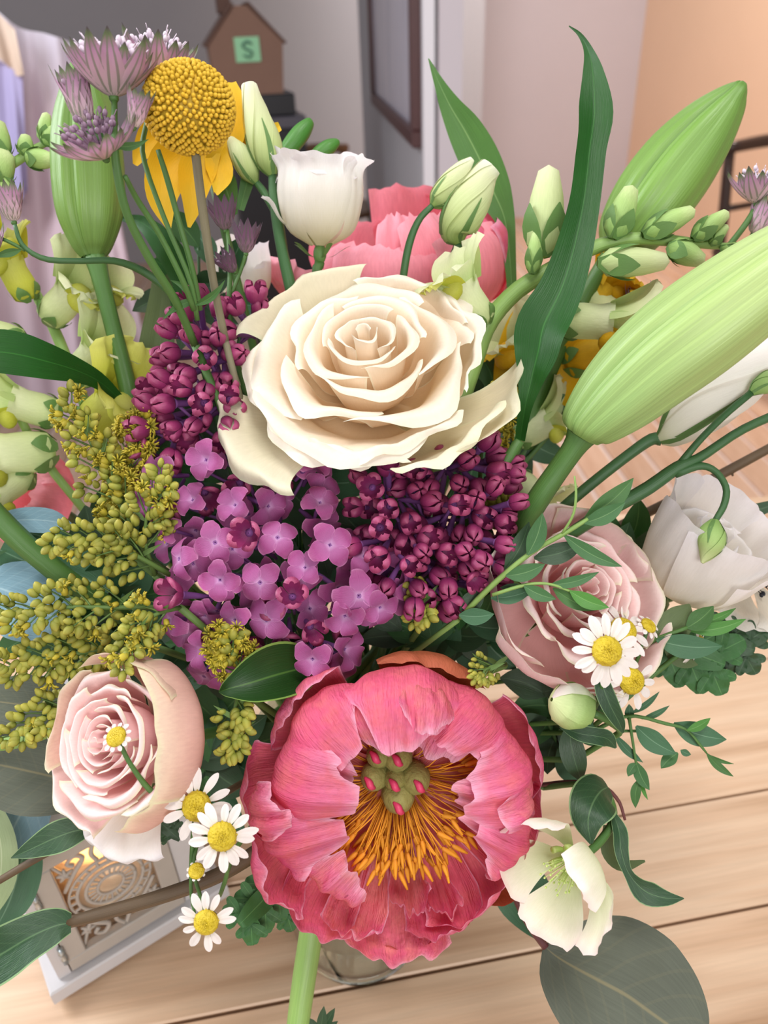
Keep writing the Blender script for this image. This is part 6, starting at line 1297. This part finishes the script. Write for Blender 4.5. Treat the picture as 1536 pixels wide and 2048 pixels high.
part(h2, 'stem', pxstem([(1186, 1425, 0.345, 8), (1215, 1440, 0.348, 8), (1240, 1462, 0.356, 7), (1215, 1480, 0.365, 6), (1150, 1520, 0.385, 6)], 8), M['stem'])
part(h2, 'leaf', ribbon([(1204, 1336, 0.338, 5), (1206, 1372, 0.336, 17), (1220, 1410, 0.336, 18), (1238, 1445, 0.338, 12), (1246, 1466, 0.34, 2)], fold=0.3, nu=8), M['hell_leaf'])
part(h2, 'leaf', ribbon([(1120, 1452, 0.35, 3), (1155, 1466, 0.346, 14), (1190, 1472, 0.346, 17), (1215, 1478, 0.348, 16), (1232, 1496, 0.35, 2)], fold=0.2, nu=8), M['hell_leaf'])
part(h2, 'leaf', ribbon([(1140, 1455, 0.372, 10), (1142, 1490, 0.37, 24), (1152, 1530, 0.37, 22), (1163, 1562, 0.372, 3)], fold=0.15), M['dark_leaf'])
part(h2, 'lower_stem', MB().tube(to_vase(P(1150, 1520, 0.385), deep=False), 0.0016, 6, 12), M['stem'])

# ------------------------------------------------------------------ anemone at the right edge
an = thing('anemone', 'cream anemone with a black centre at the right edge behind the lisianthus', 'anemone', P(1480, 1180, 0.43))
aO = P(1492, 1135, 0.42); afr = frame(camdir(0.12, 0.62, 0.78)); as_ = 0.42 / F
for k in range(9):
    az = 90 + k * 40; ln_ = 1.0 if 100 < az % 360 < 300 else 0.6
    part(an, 'petal', cup_petal(aO, afr, as_, az, [(15, -6), (90 * ln_, 0), (135 * ln_, 14), (162 * ln_, 12)], 30, edge=0.16, ruf=5, rf=2.0, seed=600 + k, wb=0.3), M['anem'])
ab = MB()
for k in range(120):
    z_ = 1 - (k + 0.5) / 120; a = k * 2.4; rr = math.sqrt(1 - z_ * z_); d = afr[1] * rr * math.cos(a) + afr[2] * rr * math.sin(a) + afr[0] * z_; ab.ell(aO + d * 38 * as_, d, 4 * as_, 6 * as_, 5, 4)
part(an, 'centre', MB().ell(aO, afr[0], 38 * as_, 36 * as_, 14, 10), M['black']); part(an, 'carpels', ab, M['black'], stuff=True)
ab = MB()
for k in range(60):
    a = k * 0.1047 + 0.05 * (k % 3); d = afr[1] * math.cos(a) + afr[2] * math.sin(a); tp = aO + (d * (52 + 9 * (k % 4)) + afr[0] * (14 + 8 * (k % 3))) * as_; ab.tube([aO + d * 30 * as_, tp], 0.9 * as_, 4, 4); ab.ell(tp, d, 4 * as_, 6 * as_, 5, 4)
part(an, 'stamens', ab, M['black'], stuff=True)
part(an, 'stem', MB().tube(to_vase(aO - afr[0] * 8 * as_), 0.0022, 8, 16), M['stem']); 
part(an, 'leaf', ribbon([(1400, 1090, 0.43, 6), (1440, 1060, 0.428, 16), (1490, 1030, 0.426, 16), (1560, 1005, 0.424, 8)], fold=0.3), M['dark_leaf'])

# ------------------------------------------------------------------ eucalyptus and other foliage
def sprig(name, label, cat, stems, leaves, base, smat='stem', group=None, lower=True, rad=0.0014):
    e = P(*base); t = thing(name, label, cat, e, group)
    for rows in stems: part(t, 'stem', pxstem(rows, 6), M[smat])
    for L in leaves:
        b_, tp, z0, z1, hw, mt = L[:6]; kw = dict(fold=0.18, nu=8); sh = 'oval'
        if len(L) > 6: kw.update(L[6]); sh = kw.pop('shape', 'oval')
        bend = kw.pop('bend', 0.06); part(t, 'leaf', ribbon(lf(b_, tp, z0, z1, hw, sh, bend), **kw), M[mt])
    if lower: part(t, 'lower_stem', MB().tube(to_vase(e, deep=False), rad, 6, 12), M[smat])
    return t
e1, t1, b1 = 'euc', 'euc_teal', 'bright_leaf'
sprig('eucalyptus_sprig', 'fine-leaved eucalyptus sprig crossing in front of the right pink rose', 'eucalyptus',
    [[(920, 1235, 0.355, 6), (985, 1170, 0.345, 6), (1060, 1107, 0.338, 5), (1130, 1066, 0.334, 5), (1176, 1038, 0.332, 4)], [(985, 1190, 0.345, 4), (1050, 1170, 0.340, 4), (1098, 1168, 0.337, 3), (1145, 1184, 0.335, 3)], [(1124, 1068, 0.334, 3), (1146, 1030, 0.330, 3), (1152, 990, 0.328, 3), (1149, 952, 0.328, 2)]],
    [((1055, 1110), (1085, 1026), .336, .332, 18, e1), ((1012, 1152), (1090, 1128), .341, .337, 17, e1), ((1010, 1140), (1058, 1044), .346, .344, 20, 'dark_leaf'), ((1068, 1116), (1168, 1084), .340, .338, 21, 'dark_leaf'), ((1128, 1070), (1244, 1133), .334, .328, 15, e1), ((1168, 1046), (1250, 1005), .332, .327, 17, e1), ((1170, 1036), (1267, 956), .336, .334, 20, 'mid_leaf'),
     ((982, 1196), (1066, 1178), .347, .345, 15, t1), ((1048, 1172), (1112, 1198), .339, .335, 14, e1), ((1098, 1170), (1198, 1144), .337, .332, 11, e1), ((1106, 1176), (1194, 1220), .338, .334, 14, 'mid_leaf'), ((1140, 1182), (1218, 1215), .334, .329, 15, b1), ((918, 1230), (988, 1228), .350, .346, 17, t1), ((920, 1222), (966, 1176), .353, .352, 20, 'dark_leaf'), ((1060, 1190), (1000, 1175), .348, .35, 12, 'dark_leaf')], (915, 1240, 0.36), 'stem_pale')
sprig('eucalyptus_sprig', 'trailing eucalyptus twig hanging over the table below the right daisies', 'eucalyptus',
    [[(1190, 1460, 0.385, 5), (1258, 1432, 0.378, 4), (1330, 1447, 0.374, 4), (1372, 1459, 0.372, 3), (1400, 1490, 0.37, 3), (1413, 1506, 0.37, 2)], [(1258, 1434, 0.378, 4), (1268, 1500, 0.376, 3), (1278, 1562, 0.374, 3)], [(1240, 1462, 0.38, 3), (1275, 1462, 0.38, 3)]],
    [((1262, 1427), (1319, 1383), .38, .38, 6, t1), ((1283, 1438), (1339, 1411), .38, .38, 6, t1), ((1272, 1452), (1352, 1507), .376, .37, 21, t1), ((1347, 1447), (1453, 1479), .375, .37, 23, t1), ((1374, 1461), (1421, 1436), .37, .368, 9, b1), ((1230, 1469), (1286, 1525), .38, .376, 9, t1), ((1273, 1524), (1299, 1580), .375, .37, 13, e1), ((1273, 1526), (1256, 1553), .375, .372, 9, e1), ((1278, 1559), (1271, 1616), .374, .37, 10, 'mid_leaf'), ((1356, 1506), (1322, 1537), .375, .372, 13, e1), ((1361, 1500), (1382, 1509), .375, .374, 7, t1), ((1413, 1506), (1467, 1553), .37, .366, 8, 'mid_leaf'), ((1413, 1508), (1468, 1528), .37, .368, 4, 'mid_leaf'), ((1283, 1562), (1296, 1600), .374, .37, 4, b1), ((1256, 1440), (1258, 1408), .38, .38, 9, t1)], (1185, 1465, 0.39))
sprig('eucalyptus_sprig', 'round-leaved eucalyptus tip right of the daisies, below the white lisianthus', 'eucalyptus',
    [[(1210, 1330, 0.385, 6), (1270, 1300, 0.375, 6), (1312, 1279, 0.368, 5), (1375, 1255, 0.364, 4)], [(1308, 1350, 0.38, 5), (1335, 1328, 0.378, 5), (1360, 1300, 0.376, 4)]],
    [((1312, 1282), (1379, 1208), .37, .368, 30, 'olive_leaf', dict(shape='round')), ((1313, 1280), (1444, 1292), .366, .358, 24, t1), ((1372, 1256), (1427, 1212), .366, .362, 20, 'mid_leaf'), ((1380, 1262), (1492, 1238), .366, .36, 13, b1), ((1384, 1250), (1472, 1216), .368, .364, 9, b1), ((1330, 1300), (1396, 1330), .38, .38, 16, 'olive_leaf')], (1205, 1335, 0.39))
sd_ = sprig('silver_dollar_eucalyptus', 'big round grey-green eucalyptus leaf on a dark red stalk, bottom right', 'eucalyptus', [[(1000, 1700, 0.39, 6), (1025, 1780, 0.382, 7), (1055, 1845, 0.376, 7), (1092, 1895, 0.372, 8)]], [], (990, 1660, 0.40), 'stem_red', lower=True, rad=0.0016)
part(sd_, 'leaf', ribbon([(1090, 1893, 0.372, 10), (1112, 1912, 0.37, 60), (1148, 1934, 0.366, 96), (1200, 1962, 0.36, 128), (1252, 1990, 0.355, 138), (1300, 2024, 0.35, 132), (1350, 2060, 0.346, 104), (1390, 2090, 0.343, 60), (1410, 2105, 0.342, 8)], fold=0.06, nu=14, wav=0.015), M['dollar'])
part(sd_, 'leaf', ribbon([(985, 1690, 0.42, 8), (1010, 1730, 0.418, 44), (1048, 1790, 0.415, 56), (1085, 1850, 0.412, 34), (1108, 1884, 0.41, 3)], fold=0.1, nu=10), M['euc_teal'])
def dollar(label, rows, mat, stem_rows, base, smat='stem_pale', extra=()):
    t = thing('silver_dollar_eucalyptus', label, 'eucalyptus', P(*base), 'silver dollar eucalyptus on the left')
    part(t, 'leaf', ribbon(rows, fold=0.06, nu=12, wav=0.03), M[mat])
    for r2, m2 in extra: part(t, 'leaf', ribbon(r2, fold=0.08, nu=12, wav=0.03), M[m2])
    if stem_rows: part(t, 'stem', pxstem(stem_rows, 7), M[smat])
    part(t, 'lower_stem', MB().tube(to_vase(P(*base), deep=False), 0.0022, 7, 14), M[smat]); return t
dollar('blue-grey eucalyptus leaves under a thick green stem at the left edge, beside the goldenrod', [(-30, 1170, 0.385, 20), (10, 1180, 0.382, 62), (60, 1205, 0.38, 80), (105, 1235, 0.38, 60), (130, 1255, 0.38, 8)], 'dollar_blue', [(-40, 1000, 0.37, 24), (30, 1072, 0.374, 24), (90, 1125, 0.38, 23), (150, 1172, 0.386, 22), (260, 1240, 0.40, 20)], (260, 1240, 0.40), 'stem',
       (([(-20, 1052, 0.39, 14), (40, 1040, 0.388, 24), (100, 1042, 0.388, 24), (142, 1052, 0.39, 6)], 'dollar_blue'), ([(0, 1100, 0.395, 20), (70, 1130, 0.395, 60), (150, 1150, 0.395, 60), (220, 1180, 0.395, 10)], 'euc_teal')))
dollar('dark grey-green eucalyptus leaf behind the left pink rose with a pale stem over it', [(190, 1560, 0.385, 10), (140, 1560, 0.384, 62), (70, 1545, 0.382, 82), (0, 1530, 0.38, 70), (-60, 1520, 0.378, 30)], 'dollar', [(-30, 1492, 0.372, 14), (40, 1482, 0.374, 15), (100, 1462, 0.378, 14), (160, 1450, 0.384, 13)], (160, 1450, 0.385), 'stem_pale',
       (([(180, 1420, 0.392, 10), (120, 1420, 0.39, 52), (50, 1410, 0.39, 60), (-30, 1400, 0.39, 40)], 'dollar'),))
dollar('teal eucalyptus leaves hanging at the lower left edge beside the lantern', [(70, 1540, 0.42, 10), (60, 1590, 0.418, 46), (30, 1650, 0.415, 58), (0, 1710, 0.412, 30), (-10, 1740, 0.41, 6)], 'dollar_blue', None, (80, 1500, 0.42), 'stem',
       (([(60, 1660, 0.42, 6), (44, 1720, 0.418, 40), (20, 1800, 0.415, 42), (-10, 1860, 0.412, 8)], 'euc_teal'), ([(-30, 1600, 0.40, 20), (0, 1680, 0.398, 28), (0, 1760, 0.396, 30), (-20, 1830, 0.395, 12)], 'pale_leaf')))
t = sprig('leafy_branch', 'thin brown branch with one veined green leaf over the lantern roof', 'branch', [[(420, 1600, 0.372, 8), (270, 1632, 0.362, 8), (190, 1660, 0.358, 9), (100, 1702, 0.352, 8), (-30, 1778, 0.345, 7)]], [], (430, 1598, 0.375), 'stem_brown', 'brown leafy branches', rad=0.0018)
part(t, 'leaf', ribbon([(186, 1658, 0.356, 9), (150, 1662, 0.352, 27), (110, 1676, 0.349, 31), (62, 1698, 0.347, 18), (22, 1716, 0.346, 1)], fold=0.2, nu=10, wav=0.05), M['hell_leaf'])
t = sprig('leafy_branch', 'thicker brown branch with a large grooved leaf across the lantern door', 'branch', [[(520, 1700, 0.372, 16), (460, 1738, 0.365, 15), (400, 1766, 0.36, 15), (300, 1800, 0.354, 14), (200, 1828, 0.35, 13), (132, 1846, 0.348, 11)]], [], (530, 1694, 0.375), 'stem_brown', 'brown leafy branches', rad=0.0032)
part(t, 'leaf', ribbon([(142, 1846, 0.347, 18), (110, 1852, 0.344, 34), (60, 1874, 0.34, 44), (0, 1910, 0.338, 52), (-70, 1950, 0.336, 46), (-120, 1980, 0.336, 10)], fold=0.35, nu=12, wav=0.04), M['hell_leaf'])
t = thing('curled_leaf', 'glossy dark green leaf curled into a cup, tucked between lilac and peony', 'leaf', P(600, 1400, 0.37))
part(t, 'blade', ribbon([(438, 1384, 0.346, 1), (462, 1376, 0.344, 20), (500, 1366, 0.346, 46), (545, 1352, 0.352, 56), (590, 1340, 0.36, 46), (620, 1334, 0.366, 20)], fold=0.30, nu=12, cup=0.45, tilt=(0, 8, 10, 0)), leaf_mat('curled', '#142f0a', '#1f4a12', rib='#4a6f2a', rough=0.45, trans=0.04, edge='#7c9a48'))
part(t, 'stem', MB().tube(to_vase(P(610, 1340, 0.366), deep=False), 0.0016, 6, 12), M['stem'])
# thick pale stem hanging in front of the vase, dark twig on the right, sprig at the bottom
t = thing('cut_stem', 'thick pale green stem slanting down in front of the glass vase', 'stem', P(620, 1780, 0.41))
part(t, 'stem', pxstem([(650, 1700, 0.42, 22), (632, 1790, 0.412, 22), (620, 1880, 0.408, 24), (608, 1960, 0.404, 24), (596, 2050, 0.40, 23), (586, 2130, 0.396, 22)], 12), M['stem_pale'])
t = thing('bare_twig', 'dark brown bare twig slanting behind the white lisianthus to the right edge', 'twig', P(1330, 1010, 0.45))
part(t, 'stem', pxstem([(1180, 1080, 0.46, 9), (1340, 1003, 0.45, 10), (1440, 950, 0.447, 10), (1560, 885, 0.444, 9)], 8), M['stem_brown']); part(t, 'thorn', pxstem([(1462, 942, 0.447, 4), (1466, 952, 0.446, 2)], 5), M['stem_brown'])
part(t, 'lower_stem', MB().tube(to_vase(P(1180, 1080, 0.46)), 0.0022, 7, 14), M['stem_brown'])
t = thing('bare_twig', 'short dark reddish twig curving behind the hellebore leaf', 'twig', P(1100, 1570, 0.395)); part(t, 'stem', pxstem([(1080, 1570, 0.40, 5), (1140, 1564, 0.39, 5), (1200, 1570, 0.385, 5), (1236, 1600, 0.38, 4), (1250, 1640, 0.378, 3)], 6), M['stem_red'])
part(t, 'lower_stem', MB().tube(to_vase(P(1080, 1570, 0.40), deep=False), 0.0012, 6, 12), M['stem_red'])
t = thing('leaf_sprig', 'tiny green leaf sprig at the bottom edge under the vase', 'sprig', P(640, 2070, 0.40))
for b_, tp, hw in (((640, 2070), (648, 2012), 10), ((642, 2064), (670, 2016), 9), ((636, 2066), (618, 2036), 8), ((644, 2068), (676, 2042), 7)): part(t, 'leaf', ribbon(lf(b_, tp, .40, .40, hw), fold=0.2), M['dark_leaf'])
part(t, 'stem', pxstem([(640, 2070, 0.40, 3), (630, 2140, 0.40, 3)], 5), M['stem'])

# dark leaves that fill the bouquet between the blooms
def foliage(label, leaves, base, mats=('dark_leaf', 'lobed', 'euc_teal')):
    t = thing('foliage_sprig', label, 'foliage', P(*base), 'dark foliage inside the bouquet'); o = P(*base)
    for i, (b_, tp, z0, z1, hw) in enumerate(leaves):
        part(t, 'leaf', ribbon(lf(b_, tp, z0, z1, hw, 'oval', 0.08), fold=0.22, nu=8), M[mats[i % len(mats)]])
        part(t, 'stalk', MB().tube([o, (o + P(b_[0], b_[1], z0)) / 2, P(b_[0], b_[1], z0)], 0.0009, 5, 8), M['stem_dark'])
    part(t, 'stem', MB().tube(to_vase(o, deep=False), 0.0018, 6, 10), M['stem_dark'])
def fill(label, cx, cy, rx, ry, z, n, hw, seed):
    r = random.Random(seed); L = []
    for k in range(n):
        a = k * 2.4; q = math.sqrt((k + 0.5) / n); x, y = cx + rx * q * math.cos(a), cy + ry * q * math.sin(a); an = a + r.uniform(-0.6, 0.6); ln = hw * r.uniform(3.0, 4.2)
        L.append(((x - math.cos(an) * ln / 2, y - math.sin(an) * ln / 2), (x + math.cos(an) * ln / 2, y + math.sin(an) * ln / 2), z + r.uniform(-.008, .008), z + r.uniform(-.016, .006), hw * r.uniform(0.8, 1.2)))
    foliage(label, L, (cx, cy + ry * 0.6, z + 0.012))
fill('dark leaves filling the hollow left of the lilac under the goldenrod', 190, 1200, 190, 170, 0.405, 26, 34, 1)
fill('dark leaves behind the lilac and under the cream rose', 600, 1010, 280, 260, 0.418, 34, 40, 2)
fill('dark leaves between the lilac buds and the right pink rose', 960, 1190, 130, 130, 0.40, 18, 32, 3)
fill('dark leaves under the hellebore bud beside the peony', 1120, 1430, 90, 120, 0.405, 14, 26, 4)
fill('dark leaves behind the white lisianthus on the right', 1230, 1130, 90, 100, 0.42, 12, 30, 5)
fill('dark leaves under the strap leaf beside the rose guard petal', 1010, 850, 110, 150, 0.455, 16, 34, 6)
fill('dark leaves behind the astrantia stems above the lilac', 400, 560, 100, 130, 0.44, 10, 26, 7)
fill('dark leaves under the left pink rose', 420, 1500, 120, 140, 0.41, 14, 32, 8)
fill('dark leaves under the lilac beside the curled leaf', 470, 1310, 170, 70, 0.392, 18, 30, 9)
fill('dark leaves in the gap above the front peony', 900, 1265, 170, 50, 0.40, 14, 28, 10)
fill('dark leaves between the lily stem and the olive leaf', 330, 960, 120, 150, 0.425, 12, 30, 11)
